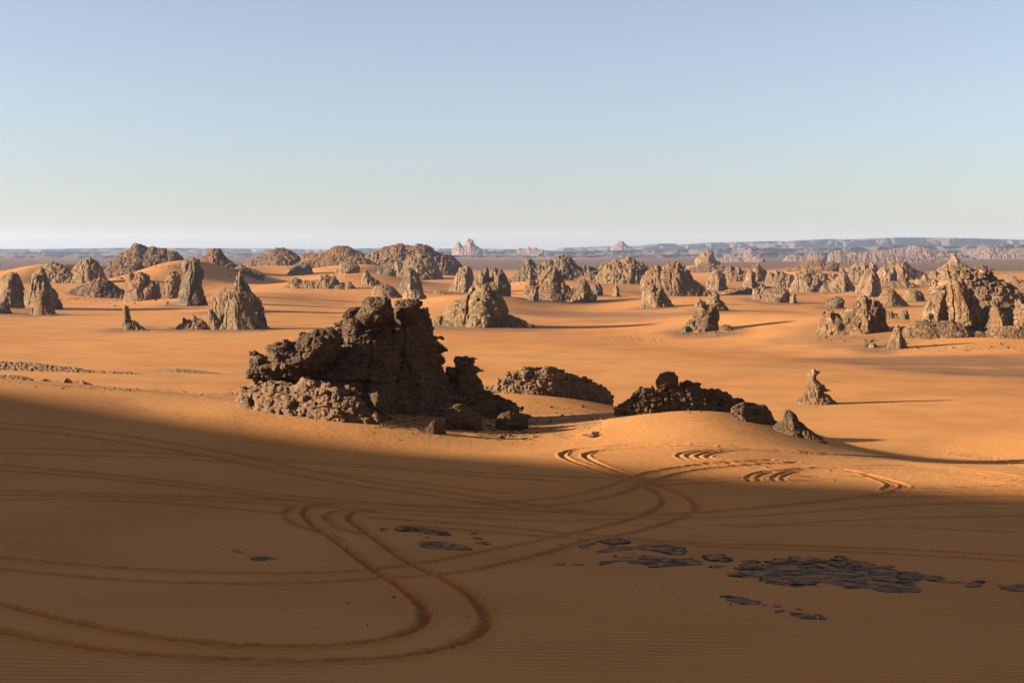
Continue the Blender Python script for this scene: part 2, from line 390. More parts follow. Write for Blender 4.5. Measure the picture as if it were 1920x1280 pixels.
rk('rock_pillar', 'rock pillar', G3, 'rounded bottle-shaped pillar above the flat-topped block', 719, 550,
 [(1391,545),(1395,530),(1399,516),(1403,509),(1409,508),(1415,512),(1417,522),(1421,530),(1430,532),(1438,538),(1446,546)], MAT_FAR, style='pillar', thick=0.8, res=0.5)
rk('boulder', 'boulder', G3, 'small boulder left of the bottle-shaped pillar', 715, 549,
 [(1380,548),(1383,540),(1389,536),(1396,540),(1399,548)], MAT_MID, style='knob', thick=0.9, res=0.5)
rk('rock_pillar', 'rock pillar', G3, 'pale humped pillar between the dark wall of rock and the bottle-shaped pillar', 770, 546,
 [(1322,542),(1326,530),(1332,515),(1337,508),(1343,506),(1354,509),(1359,518),(1362,532),(1366,544)], MAT_FAR, style='pillar', thick=0.8, res=0.5)
rk('rock_castle', 'rock butte', G3, 'castle-like pink rock cluster crowning a hill right of centre', 1450, 496,
 [(1303,489),(1307,482),(1312,480),(1316,473),(1322,472),(1327,470),(1333,471),(1337,473),(1340,482),(1344,488),(1350,493)], MAT_FAR, style='pillar', thick=0.8, res=0.5)
rk('rock_hill', 'rock hill', G3, 'reddish rubble slope below the castle-like rock cluster', 1300, 525,
 [(1285,520),(1295,503),(1310,496),(1330,494),(1350,497),(1375,503),(1400,512),(1415,520)], MAT_HILL, style='hill', thick=0.8, res=0.7)
rk('rock_ridge', 'rock ridge', G3, 'chain of small brown teeth right of the castle rock hill', 1000, 528,
 [(1355,520),(1362,505),(1370,498),(1378,503),(1385,500),(1392,508),(1400,506),(1412,496),(1420,494),(1428,500),(1436,510),(1445,520)], MAT_MID, style='knob', thick=0.7, res=0.5)
rk('rock_block', 'rock block', G3, 'massive rounded block with banded pale foot, in the right cluster of rocks', 760, 550,
 [(1480,547),(1484,535),(1490,530),(1495,518),(1503,515),(1510,513),(1517,516),(1522,520),(1530,519),(1537,523),(1541,535),(1544,547)], MAT_FAR, style='knob', thick=0.8, res=0.5)
rk('rock_pinnacle', 'rock pinnacle', G3, 'stepped pinnacle with one sharp thumb, right of the massive banded block', 740, 549,
 [(1538,546),(1542,537),(1550,533),(1560,527),(1570,520),(1574,512),(1577,500),(1581,503),(1585,507),(1590,520),(1596,532),(1604,541)], MAT_FAR, style='pillar', thick=0.8, res=0.5)
rk('rock_ridge', 'rock ridge', G3, 'row of slender crags between the bottle-shaped pillar and the massive banded block', 850, 538,
 [(1434,532),(1438,518),(1444,508),(1450,512),(1455,505),(1460,510),(1466,509),(1472,514),(1480,513),(1488,520),(1496,530)], MAT_FAR, style='pillar', thick=0.7, res=0.5)
rk('rock_ridge', 'rock ridge', G3, 'low pinkish boulder ridge beneath the far orange dune slope on the right', 1300, 508,
 [(1475,505),(1490,498),(1505,493),(1520,489),(1535,487),(1545,491),(1558,490),(1570,495)], MAT_HILL, style='hill', thick=0.8, res=0.6)
rk('rock_ridge', 'rock ridge', G3, 'ragged pink crags behind the tall smooth pillar on the right', 1000, 532,
 [(1580,520),(1588,504),(1596,500),(1604,495),(1612,497),(1618,492),(1626,498),(1632,489),(1638,494),(1643,505),(1648,520)], MAT_FAR, style='pillar', thick=0.7, res=0.5)
rk('rock_pillar', 'rock pillar', G3, 'tall smooth tapering pillar, half sunlit and half shaded, on the right', 660, 556,
 [(1604,548),(1610,534),(1616,520),(1621,510),(1627,503),(1634,503),(1640,506),(1645,516),(1649,530),(1652,548)], MAT_FAR, style='smooth', thick=0.8, res=0.5)
rk('rock_stack', 'rock stack', G3, 'twin-headed rock stack right of the tall smooth pillar', 839, 537,
 [(1642,532),(1645,514),(1650,502),(1656,498),(1660,495),(1664,500),(1669,501),(1674,497),(1680,505),(1682,518),(1686,530)], MAT_FAR, style='pillar', thick=0.8, res=0.5)
rk('rock_stack', 'rock stack', G3, 'square-headed rock tower right of the twin-headed stack', 835, 537,
 [(1678,532),(1680,515),(1681,500),(1684,496),(1692,495),(1698,498),(1702,505),(1704,518),(1702,532)], MAT_FAR, style='pillar', thick=0.9, res=0.5)
rk('rock_ridge', 'rock ridge', G3, 'reddish slope trailing right behind the square-headed tower', 1100, 524,
 [(1660,510),(1672,490),(1685,489),(1695,490),(1705,498),(1718,506),(1735,513)], MAT_HILL, style='hill', thick=0.8, res=0.6)
rk('rock_pinnacle', 'rock pinnacle', G3, 'pale spire on a wide skirt against the dark far plain, upper right', 1350, 516,
 [(1760,506),(1768,499),(1776,494),(1781,490),(1784,486),(1785,477),(1789,475),(1791,479),(1794,478),(1798,487),(1801,493),(1808,499),(1818,504)], MAT_FAR, style='pillar', thick=0.8, res=0.5)
rk('rock_ridge', 'rock ridge', G3, 'group of knuckle-like rocks left of the pale spire', 900, 538,
 [(1718,534),(1721,522),(1728,524),(1733,515),(1740,518),(1746,508),(1754,507),(1760,513),(1766,520),(1772,524),(1780,533)], MAT_FAR, style='pillar', thick=0.8, res=0.5)
rk('rock_formation', 'rock formation', G1, 'tall cloven formation with two smooth heads and a pillared left end, right middle ground', 330, 632,
 [(1534,628),(1538,612),(1542,597),(1545,583),(1551,579),(1558,581),(1562,580),(1568,588),(1576,589),(1585,584),(1591,577),(1596,571),(1604,566),(1611,556),(1618,552),(1625,553),(1629,560),(1633,555),(1640,560),(1648,572),(1655,586),(1658,604),(1662,622)], MAT_MID, style='pillar', thick=0.7, res=0.8)
rk('rock_stub', 'rock', G1, 'low arched stubs of rock behind the right side of the cloven formation', 400, 604,
 [(1652,600),(1655,588),(1662,582),(1668,583),(1672,579),(1676,588),(1682,589),(1690,583),(1698,580),(1703,588),(1704,600)], MAT_MID, style='pillar', thick=0.7, res=0.6)
rk('rock_mound', 'rock mound', G1, 'huge bouldery mound with a vertical crack, filling the right edge of the photo', 324, 622,
 [(1738,620),(1748,590),(1754,560),(1762,540),(1771,527),(1776,515),(1781,511),(1792,510),(1800,504),(1812,507),(1825,504),(1831,511),(1840,506),(1852,505),(1857,512),(1859,506),(1865,509),(1868,520),(1876,526),(1885,532),(1893,540),(1900,545),(1920,556),(1955,578),(1990,600),(2040,630)], MAT_FAR, style='crag', thick=0.62, p=0.6, res=0.95, seed=5, shear=-0.35, part='')
rk('left_buttress', '', None, '', 318, 622,
 [(1706,624),(1716,604),(1728,585),(1737,570),(1742,558),(1752,548),(1760,537),(1768,532),(1774,538),(1776,560),(1776,590),(1775,622)], MAT_FAR, style='pillar', thick=0.8, res=0.75, shear=-0.1, part='rock_mound')
rk('middle_buttress', '', None, '', 314.5, 622,
 [(1780,620),(1779,590),(1780,555),(1783,538),(1790,527),(1800,526),(1812,536),(1822,552),(1834,570),(1844,590),(1852,614)], MAT_MID_RED, style='pillar', thick=0.8, res=0.75, shear=-0.1, part='rock_mound')
rk('right_rib', '', None, '', 312, 624,
 [(1842,622),(1851,598),(1858,580),(1864,572),(1874,574),(1886,588),(1896,604),(1904,620)], MAT_MID_RED, style='smooth', thick=0.9, res=0.75, shear=-0.2, part='rock_mound')
rk('far_right_rib', '', None, '', 310.5, 626,
 [(1884,626),(1896,596),(1904,578),(1916,570),(1934,572),(1956,590),(1990,624)], MAT_MID_RED, style='knob', thick=0.8, res=0.8, shear=-0.2, part='rock_mound')
rk('rock_rubble_bank', 'rock bank', G1, 'low rubbly bank of lumps at the foot of the huge bouldery mound', 309, 628,
 [(1700,626),(1710,614),(1724,604),(1742,600),(1760,604),(1785,600),(1806,608),(1825,620),(1845,622),(1862,612),(1885,610),(1930,612),(1970,622)], MAT_MID_RED, style='crag', thick=0.7, res=0.8)
rk('rock_spire', 'rock spire', G1, 'small two-legged spire standing on orange sand left of the huge bouldery mound', 298, 655,
 [(1664,654),(1667,643),(1671,635),(1676,624),(1679,610),(1683,608),(1687,611),(1690,623),(1694,634),(1697,644),(1701,653)], MAT_MID, style='pillar', thick=0.8, res=0.55)
rk('rock_slope', 'rubble slope', G2, 'dark rubble slope on the sand between the left towers and the square fluted block', 680, 560,
 [(98,556),(118,548),(135,541),(155,533),(172,526),(190,520),(205,524),(218,534),(236,544),(252,552),(262,560)], MAT_HILL, style='hill', thick=1.1, res=0.6)
rk('rock_slope', 'rubble slope', G2, 'reddish rubble apron half buried in sand below the highest hilltop cap', 900, 546,
 [(148,546),(166,530),(186,512),(206,500),(226,494),(246,491),(264,494),(280,503),(294,514),(302,528)], MAT_HILL, style='hill', thick=1.2, res=0.6)
rk('rock_slope', 'rubble slope', G2, 'broad brown rubble slope joining the sandy orange knoll to its neighbouring hilltops', 1080, 504,
 [(540,502),(556,492),(574,485),(600,483),(622,478),(645,479),(668,480),(688,485),(704,491),(722,502)], MAT_HILL, style='hill', thick=1.0, res=0.6)
rk('rock_ridge', 'rock ridge', G2, 'low dark ridge running right from the rounded rubbly peak', 900, 516,
 [(430,510),(441,500),(452,496),(463,501),(474,505),(486,508),(498,514)], MAT_HILL, style='knob', thick=0.9, res=0.5)
rk('rock_ridge', 'rock ridge', G3, 'low saddle of boulders linking the notched ridge to the lumpy brown hill', 840, 534,
 [(1070,530),(1082,522),(1094,517),(1106,513),(1116,516),(1128,520),(1140,524),(1152,531)], MAT_MID_RED, style='ragged', thick=0.8, res=0.5)
rk('rock_ridge', 'rock ridge', G3, 'jumble of pink knobs filling the gap behind the massive banded block', 900, 538,
 [(1478,530),(1488,519),(1500,511),(1512,505),(1524,508),(1536,510),(1550,515),(1562,511),(1574,519),(1586,530)], MAT_FAR, style='ragged', thick=0.7, res=0.5)
rk('rock_ridge', 'rock ridge', G3, 'dark broken shelf at the foot of the bottle-shaped pillar and its neighbours', 700, 552,
 [(1350,551),(1362,544),(1376,542),(1398,538),(1420,541),(1440,536),(1456,541),(1470,548)], MAT_MID_RED, style='ragged', thick=0.9, res=0.5)
rk('rock_ridge', 'rock ridge', G3, 'low rugged base of the twin-headed stack and square-headed tower', 815, 541,
 [(1636,539),(1648,531),(1662,527),(1680,529),(1694,525),(1708,531),(1720,537)], MAT_FAR, style='ragged', thick=0.9, res=0.5)
rk('rock_ridge', 'rock ridge', G3, 'row of brown crags at the right margin beyond the huge bouldery mound', 850, 540,
 [(1868,536),(1878,528),(1892,530),(1904,522),(1920,525),(1940,520),(1960,534)], MAT_MID_RED, style='ragged', thick=0.7, res=0.5)
rk('boulder', 'boulder', G1, 'tilted flat slab lying on sand left of the small two-legged spire', 303, 650,
 [(1617,649),(1622,642),(1630,636),(1635,633),(1636,639),(1630,646),(1626,651)], MAT_MID, style='boulder', thick=0.8, res=0.5)
rk('boulder', 'boulder', G1, 'blocky grey boulder beside the tilted slab on the sand at right', 302, 652,
 [(1627,651),(1630,643),(1638,641),(1643,646),(1643,651)], MAT_MID, style='boulder', thick=0.9, res=0.5)
rk('rock_mound', 'rock mound', G1, 'dark pyramid-shaped mound with a broad shaded right side, behind the cloven formation', 540, 574,
 [(1638,570),(1646,560),(1653,551),(1660,543),(1668,541),(1676,543),(1685,553),(1695,564),(1704,573)], MAT_MID, style='smooth', thick=0.8, res=0.55)
rk('boulder', 'boulder', G1, 'round lumpy rock right of the dark pyramid-shaped mound', 600, 564,
 [(1692,562),(1695,552),(1701,545),(1712,541),(1721,544),(1728,550),(1732,560)], MAT_MID, style='knob', thick=0.9, res=0.5)
rk('boulder', 'boulder', G1, 'flat oval boulder sitting alone on the sand above the orange dune', 525, 577,
 [(1549,575),(1551,563),(1558,558),(1568,556),(1577,558),(1583,565),(1580,575)], MAT_MID, style='knob', thick=0.9, res=0.5)
rk('rock_arch', 'rock', G3, 'small pale hump with a dark curved edge at the far right margin', 1000, 528,
 [(1888,526),(1893,520),(1899,517),(1905,520),(1907,527)], MAT_FAR, style='smooth', thick=0.9, res=0.5)
rk('boulder', 'boulder', G3, 'brown lump beyond the right shoulder of the huge bouldery mound', 700, 552,
 [(1886,548),(1890,538),(1898,536),(1908,534),(1918,530),(1935,534),(1950,548)], MAT_MID, style='knob', thick=0.8, res=0.5)

# left group
rk('rock_stack', 'rock stack', G1, 'smooth broad tower at the left edge of the photo', 520, 577,
 [(-14,572),(-9,550),(-2,535),(6,516),(14,511),(24,509),(33,510),(40,519),(46,536),(50,556),(54,572)], MAT_MID, style='smooth', thick=0.8, res=0.7)
rk('boulder', 'boulder', G1, 'dark low rock in shade at the very left edge, before the smooth broad tower', 470, 588,
 [(-20,584),(-10,568),(4,565),(14,571),(21,580),(25,587)], MAT_MID, style='knob', thick=0.9, res=0.6)
rk('rock_stack', 'rock stack', G1, 'steep ragged rock behind the buttressed fin at left', 515, 578,
 [(40,570),(46,545),(51,527),(57,514),(63,508),(72,503),(80,505),(86,513),(90,524),(101,538),(112,549),(118,563),(124,576)], MAT_MID, style='pillar', thick=0.8, res=0.7)
rk('rock_fin', 'rock fin', G1, 'buttressed pale fin with vertical edge catching the sun, left foreground of the left group', 466, 590,
 [(50,584),(58,573),(63,559),(68,547),(71,534),(74,529),(78,536),(84,527),(90,532),(95,536),(97,556),(100,570),(104,581),(110,589)], MAT_MID, style='pillar', thick=0.6, res=0.65)
rk('rock_ridge', 'rock ridge', G2, 'knobbly brown ridge behind the towers at left', 760, 530,
 [(70,518),(77,502),(87,493),(97,490),(107,496),(115,500),(122,499),(131,508),(138,502),(148,493),(155,487),(163,485),(170,481),(180,484),(190,492),(197,505),(205,520)], MAT_MID, style='knob', thick=0.6, res=0.65)
rk('rock_hill', 'rock hill', G2, 'highest hilltop cap of dark rubble on the left dunes, peaking above the horizon', 1000, 500,
 [(196,491),(210,482),(222,475),(240,466),(247,458),(253,455),(265,457),(277,464),(284,463),(290,462),(300,465),(312,467),(322,471),(330,469),(338,474),(346,481),(360,492)], MAT_HILL, style='hill', thick=0.75, res=0.65)
rk('rock_hill', 'rock hill', G2, 'rounded rubbly peak above the tall left pillar', 950, 508,
 [(370,494),(377,484),(386,474),(394,468),(404,466),(413,466),(418,473),(424,480),(434,487),(446,495),(462,506)], MAT_HILL, style='hill', thick=0.75, res=0.6)
rk('rock_block', 'rock block', G2, 'square fluted block on the sand slope left of the tall left pillar', 600, 561,
 [(230,548),(233,530),(234,516),(240,511),(247,511),(252,517),(258,511),(266,509),(273,512),(281,516),(285,526),(294,527),(301,532),(304,550)], MAT_MID, style='pillar', thick=0.7, res=0.55)
rk('boulder', 'boulder', G2, 'dark domed boulder between the fluted block and the tall left pillar', 585, 556,
 [(303,553),(307,540),(311,526),(316,514),(322,509),(330,508),(337,512),(341,524),(338,542),(337,555)], MAT_MID, style='knob', thick=0.8, res=0.55)
rk('rock_pillar', 'rock pillar', G1, 'tallest two-tiered pillar with a knob on its head, in the left group', 543, 573,
 [(326,571),(331,558),(336,543),(340,525),(344,512),(352,505),(357,501),(359,490),(363,485),(369,484),(375,487),(378,500),(382,514),(380,525),(384,545),(388,560),(391,572)], MAT_MID, style='pillar', thick=0.8, res=0.6)
rk('boulder', 'boulder', G2, 'grey round boulder showing behind the shoulder of the tallest two-tiered pillar', 600, 503,
 [(339,502),(340,492),(345,488),(352,487),(358,491),(359,502)], MAT_MID, style='boulder', thick=0.9, res=0.5, below=2.0)
rk('rock_formation', 'rock formation', G1, 'stepped crag with a small leaning head, rising behind the ribbed dome', 470, 584,
 [(388,572),(391,558),(395,552),(403,550),(410,546),(420,540),(432,537),(441,533),(444,520),(448,512),(452,509),(456,516),(459,526),(464,534),(470,541),(478,549),(485,556),(493,566),(500,576)], MAT_MID, style='pillar', thick=0.75, res=0.7)
rk('rock_dome', 'rock dome', G1, 'ribbed smooth dome with a pale foot, front of the left middle group', 378, 617,
 [(386,616),(398,606),(412,598),(417,583),(424,569),(432,561),(441,557),(450,559),(457,562),(465,568),(472,579),(484,590),(496,602),(506,615)], MAT_MID, style='smooth', thick=0.8, res=0.65)
rk('rock_slab', 'rock slab', G1, 'upright shard leaning on the right side of the ribbed dome', 378, 616,
 [(480,613),(480,594),(482,578),(488,572),(494,580),(497,594),(503,607),(508,615)], MAT_MID, style='pillar', thick=0.8, res=0.55)
rk('rock_slab', 'rock slab', G1, 'pale forked stub standing at the left side of the ribbed dome', 378, 617,
 [(391,615),(389,597),(390,581),(396,577),(402,584),(409,594),(412,586),(416,590),(417,615)], MAT_MID, style='pillar', thick=0.7, res=0.55)
rk('rock_stub', 'rock', G1, 'row of small broken pinnacles left of the ribbed dome', 380, 618,
 [(326,616),(334,609),(340,606),(341,596),(345,595),(349,601),(355,599),(360,601),(362,589),(367,592),(370,598),(378,597),(385,601),(391,608),(394,616)], MAT_MID, style='knob', thick=0.7, res=0.55)
rk('rock_pillar', 'rock pillar', G1, 'lone slim pillar with a low tail to its right, on the open sand at left', 378, 618,
 [(226,617),(228,606),(229,596),(228,583),(230,573),(234,570),(239,572),(242,582),(243,594),(244,600),(250,599),(257,603),(261,608),(268,613),(274,616)], MAT_MID, style='pillar', thick=0.8, res=0.55)

# dune hill rocks, centre left
rk('rock_hill', 'rock hill', G2, 'rounded dark hilltop cap on the dunes left of the sandy orange knoll', 1150, 500,
 [(455,493),(466,486),(477,483),(490,479),(502,474),(510,468),(520,465),(533,465),(545,469),(555,475),(565,481)], MAT_HILL, style='hill', thick=0.75, res=0.6)
rk('rock_hill', 'rock hill', G2, 'sandy orange knoll with a rubble rim, in the middle of the dune hills', 1180, 486,
 [(560,478),(577,474),(595,474),(612,470),(620,465),(630,461),(645,461),(658,463),(668,469),(682,474),(697,481),(715,486)], MAT_HILL, style='hill', thick=0.75, res=0.6)
rk('rock_hill', 'rock hill', G2, 'broad dark dome of rock, the largest hill on the dunes left of centre', 1120, 522,
 [(684,478),(695,473),(705,469),(718,465),(727,460),(740,458),(755,457),(764,459),(772,460),(782,456),(792,457),(807,462),(816,468),(824,473),(837,475),(846,478),(852,482),(860,490),(866,502),(868,512)], MAT_HILL, style='hill', thick=0.7, res=0.75)
rk('rock_ridge', 'rock ridge', G2, 'lower shoulder of lumps in front of the broad dark dome', 980, 522,
 [(733,500),(738,489),(746,490),(752,495),(762,486),(775,479),(787,477),(798,481),(808,488),(818,494),(826,505),(830,518)], MAT_MID, style='knob', thick=0.7, res=0.6)
rk('boulder', 'boulder', G2, 'wedge of rock on the sand below the dark hilltop cap', 960, 514,
 [(538,512),(546,502),(553,496),(562,491),(572,492),(580,492),(584,502),(590,512)], MAT_MID, style='knob', thick=0.8, res=0.5)
rk('boulder', 'boulder', G2, 'rounded rock with a sand ramp on its left, below the broad dark dome', 900, 517,
 [(627,508),(634,497),(640,492),(652,490),(661,491),(670,494),(676,502),(672,515)], MAT_MID, style='knob', thick=0.8, res=0.5)
rk('rock_ridge', 'rock ridge', G2, 'low ridge of blocks with scattered rubble on its left, centre of the dune hills', 720, 540,
 [(532,537),(542,526),(552,521),(565,526),(580,525),(596,524),(600,516),(612,514),(622,518),(631,516),(636,528),(648,532),(655,527),(662,530),(668,538)], MAT_MID, style='knob', thick=0.7, res=0.55)
rk('boulder', 'boulder', G2, 'upright dark lump right of the low ridge of blocks', 740, 536,
 [(675,534),(677,519),(681,509),(687,505),(692,511),(699,519),(710,526),(722,534)], MAT_MID, style='knob', thick=0.8, res=0.5)
rk('rock_pinnacle', 'rock pinnacle', G2, 'pointed hump above the top of the big outcrop, below the broad dark dome', 690, 546,
 [(746,544),(752,528),(757,515),(762,504),(770,500),(777,506),(784,515),(790,527),(794,542)], MAT_MID, style='smooth', thick=0.8, res=0.5)
rk('boulder', 'boulder', G2, 'low flat-topped rock with a shaded right side, above the left top of the big outcrop', 640, 557,
 [(694,553),(698,542),(704,535),(717,532),(727,533),(736,537),(746,546),(754,554)], MAT_MID, style='knob', thick=0.8, res=0.5)
rk('rock_dome', 'rock dome', G2, 'pale knobbed dome just above the top of the big outcrop', 590, 566,
 [(755,562),(757,549),(763,542),(766,531),(770,530),(774,540),(784,543),(793,548),(799,555),(802,564)], MAT_FAR, style='smooth', thick=0.8, res=0.5)
rk('boulder', 'boulder', G2, 'low pile of stones right of the pale knobbed dome', 680, 552,
 [(808,552),(814,545),(824,544),(834,547),(842,552)], MAT_MID, style='crumb', thick=0.9, res=0.5)
rk('boulder', 'boulder', G2, 'low dark stones on the orange slope beneath the broad dark dome', 850, 512,
 [(705,511),(709,503),(718,506),(728,502),(736,503),(743,511)], MAT_MID, style='knob', thick=0.8, res=0.5)

# buttes on the skyline and hills in the far field
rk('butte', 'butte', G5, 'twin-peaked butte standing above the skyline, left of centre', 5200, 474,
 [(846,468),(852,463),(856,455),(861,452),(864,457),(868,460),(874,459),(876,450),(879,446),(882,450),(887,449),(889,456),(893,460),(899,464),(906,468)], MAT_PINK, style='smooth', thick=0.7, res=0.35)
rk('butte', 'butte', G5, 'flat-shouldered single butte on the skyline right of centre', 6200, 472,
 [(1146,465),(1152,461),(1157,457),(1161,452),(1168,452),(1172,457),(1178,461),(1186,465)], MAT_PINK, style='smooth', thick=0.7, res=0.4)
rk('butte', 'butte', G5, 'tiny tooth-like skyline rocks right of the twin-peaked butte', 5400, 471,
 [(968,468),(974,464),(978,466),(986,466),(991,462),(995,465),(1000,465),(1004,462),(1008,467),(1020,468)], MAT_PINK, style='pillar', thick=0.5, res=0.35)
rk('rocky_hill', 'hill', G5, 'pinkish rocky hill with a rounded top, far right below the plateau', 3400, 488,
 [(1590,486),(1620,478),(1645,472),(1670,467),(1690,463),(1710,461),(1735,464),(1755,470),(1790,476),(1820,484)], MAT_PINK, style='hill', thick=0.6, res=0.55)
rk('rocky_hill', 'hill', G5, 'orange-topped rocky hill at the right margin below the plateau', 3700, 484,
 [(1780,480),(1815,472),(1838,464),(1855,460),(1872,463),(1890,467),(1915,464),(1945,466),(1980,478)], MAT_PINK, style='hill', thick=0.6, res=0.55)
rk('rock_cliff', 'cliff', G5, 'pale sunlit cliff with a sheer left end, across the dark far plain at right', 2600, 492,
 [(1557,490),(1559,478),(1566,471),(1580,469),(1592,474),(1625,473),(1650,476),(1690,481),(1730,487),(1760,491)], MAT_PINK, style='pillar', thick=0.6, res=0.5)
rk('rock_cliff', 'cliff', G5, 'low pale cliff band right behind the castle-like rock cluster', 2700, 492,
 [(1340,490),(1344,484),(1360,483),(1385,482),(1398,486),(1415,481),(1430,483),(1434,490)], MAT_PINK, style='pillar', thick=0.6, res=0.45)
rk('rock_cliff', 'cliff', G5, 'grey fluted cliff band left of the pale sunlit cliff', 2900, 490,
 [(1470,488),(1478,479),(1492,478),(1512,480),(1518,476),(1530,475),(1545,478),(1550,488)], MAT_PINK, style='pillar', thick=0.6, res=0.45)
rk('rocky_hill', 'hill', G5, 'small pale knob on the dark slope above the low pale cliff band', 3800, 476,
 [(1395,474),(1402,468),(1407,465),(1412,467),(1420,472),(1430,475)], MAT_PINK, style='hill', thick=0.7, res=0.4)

for (name, cat, group, label, D, bv, pts, mat, o) in R:
    if 160 < D < 1500 and o.get('below') is None:
        us = [p[0] for p in pts]; wpx = max(us) - min(us)
        uc = 0.5 * (max(us) + min(us))
        for du in ([0.0] if wpx < 90 else [-0.32, 0, 0.32]):
            x, y, z = px(uc + du * wpx, bv, D)
            gp_far.add(x, y, z)
gp_near.solve(ground_base)
gp_far.solve(lambda x, y: ground_base(x, y) + gp_near(x, y))

def ground(x, y):
    x = np.atleast_1d(np.asarray(x, float)); y = np.atleast_1d(np.asarray(y, float))
    return ground_base(x, y) + gp_near(x, y) + gp_far(x, y)

def on_ground(uv, y0=16.0, y1=1500.0):
    """where photo pixels meet the ground (used once, to place things in the world)"""
    uv = np.asarray(uv, float)
    ys = np.exp(np.linspace(math.log(y0), math.log(y1), 420))
    n = len(uv)
    Y = np.tile(ys, (n, 1)); X = (uv[:, 0:1] - 960) / F * Y
    Z = CAMZ - (uv[:, 1:2] - VH) / F * Y
    G = ground(X.ravel(), Y.ravel()).reshape(n, -1)
    d = Z - G
    hit = (d[:, 1:] <= 0)
    k = np.where(hit.any(1), hit.argmax(1), len(ys) - 2)
    i = np.arange(n)
    a = d[i, k]; b = d[i, k + 1]
    t = np.clip(a / np.where(np.abs(a - b) < 1e-9, 1e-9, a - b), 0, 1)
    y = ys[k] + (ys[k + 1] - ys[k]) * t
    x = (uv[:, 0] - 960) / F * y
    return np.stack([x, y, ground(x, y)], 1)

# ------------------------------------------------------------------ the ground sheet (a fan round the camera's dune, out to the horizon)
FA = math.radians(21.8)
NF = 900
a_fine = np.arctan(np.linspace(-math.tan(FA), math.tan(FA), NF))
a_side = np.linspace(FA, 2 * math.pi - FA, 170)[1:-1]
ANG = np.concatenate([a_fine, a_side])           # angle from +Y towards +X
rr = [0.6]
while rr[-1] < 11800:
    r = rr[-1]
    if r < 22: d = max(0.5, 0.09 * r)
    elif r < 150: d = r * r / (11.5 * F) * 1.35
    else: d = min(r * r / (20.0 * F) * 1.0, r * 0.0062)
    if 76 < r < 106: d = min(d, 0.17)
    if r > 2500: d = r * 0.02
    rr.append(r + max(d, 0.03))
RAD = np.array(rr)
NR, NA = len(RAD), len(ANG)
AA, RR = np.meshgrid(ANG, RAD)                   # rows = radius
GX = (np.sin(AA) * RR).ravel(); GY = (np.cos(AA) * RR).ravel()
GZ = ground(GX, GY)

# tyre tracks: photo-pixel paths -> ground -> real ruts with raised rims
TR = []
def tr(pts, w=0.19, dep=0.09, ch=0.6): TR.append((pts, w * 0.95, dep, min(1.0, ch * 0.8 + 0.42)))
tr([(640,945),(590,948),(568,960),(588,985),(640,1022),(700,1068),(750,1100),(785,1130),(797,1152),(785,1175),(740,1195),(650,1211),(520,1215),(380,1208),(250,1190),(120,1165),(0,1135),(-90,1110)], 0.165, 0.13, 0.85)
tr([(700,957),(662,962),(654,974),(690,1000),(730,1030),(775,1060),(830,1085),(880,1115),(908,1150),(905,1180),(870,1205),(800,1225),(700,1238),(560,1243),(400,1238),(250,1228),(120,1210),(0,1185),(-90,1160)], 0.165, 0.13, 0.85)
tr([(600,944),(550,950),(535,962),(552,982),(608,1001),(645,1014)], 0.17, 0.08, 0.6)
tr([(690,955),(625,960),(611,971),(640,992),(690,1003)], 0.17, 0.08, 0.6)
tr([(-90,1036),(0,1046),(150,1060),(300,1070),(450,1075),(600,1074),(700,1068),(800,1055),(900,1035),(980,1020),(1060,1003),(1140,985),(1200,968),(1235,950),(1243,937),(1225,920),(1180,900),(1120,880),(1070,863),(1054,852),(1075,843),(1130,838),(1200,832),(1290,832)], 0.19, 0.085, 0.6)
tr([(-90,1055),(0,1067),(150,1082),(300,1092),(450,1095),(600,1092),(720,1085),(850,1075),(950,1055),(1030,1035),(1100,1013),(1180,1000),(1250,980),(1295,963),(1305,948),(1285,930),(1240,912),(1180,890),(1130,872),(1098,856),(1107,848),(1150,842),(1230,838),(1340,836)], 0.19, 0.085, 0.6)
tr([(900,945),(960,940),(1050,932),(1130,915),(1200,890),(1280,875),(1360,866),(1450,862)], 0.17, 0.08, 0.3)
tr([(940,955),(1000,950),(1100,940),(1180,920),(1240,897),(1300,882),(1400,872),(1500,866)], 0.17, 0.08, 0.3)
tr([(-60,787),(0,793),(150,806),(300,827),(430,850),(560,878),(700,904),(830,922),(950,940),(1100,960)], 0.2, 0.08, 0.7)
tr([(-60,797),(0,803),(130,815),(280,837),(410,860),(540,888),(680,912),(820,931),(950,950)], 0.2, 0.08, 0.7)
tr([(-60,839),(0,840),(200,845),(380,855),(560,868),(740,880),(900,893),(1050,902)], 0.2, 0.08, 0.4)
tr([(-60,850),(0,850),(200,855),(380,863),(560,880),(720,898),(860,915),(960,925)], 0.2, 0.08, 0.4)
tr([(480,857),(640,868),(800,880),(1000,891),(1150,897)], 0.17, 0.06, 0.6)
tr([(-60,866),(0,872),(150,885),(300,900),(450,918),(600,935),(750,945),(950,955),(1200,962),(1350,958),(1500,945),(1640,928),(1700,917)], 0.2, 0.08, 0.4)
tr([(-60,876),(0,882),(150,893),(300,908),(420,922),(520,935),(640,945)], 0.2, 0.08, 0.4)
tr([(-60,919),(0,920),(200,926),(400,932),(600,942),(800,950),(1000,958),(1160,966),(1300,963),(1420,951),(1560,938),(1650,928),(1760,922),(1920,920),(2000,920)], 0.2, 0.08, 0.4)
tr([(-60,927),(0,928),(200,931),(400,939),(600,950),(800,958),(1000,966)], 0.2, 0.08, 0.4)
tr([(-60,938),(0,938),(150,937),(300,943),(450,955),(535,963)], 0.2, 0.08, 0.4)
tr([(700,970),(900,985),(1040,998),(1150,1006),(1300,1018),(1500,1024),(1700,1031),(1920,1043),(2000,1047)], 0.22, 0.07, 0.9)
tr([(760,985),(900,996),(1050,1008),(1200,1015),(1350,1026),(1500,1031),(1700,1040),(1920,1053),(2000,1057)], 0.22, 0.07, 0.9)
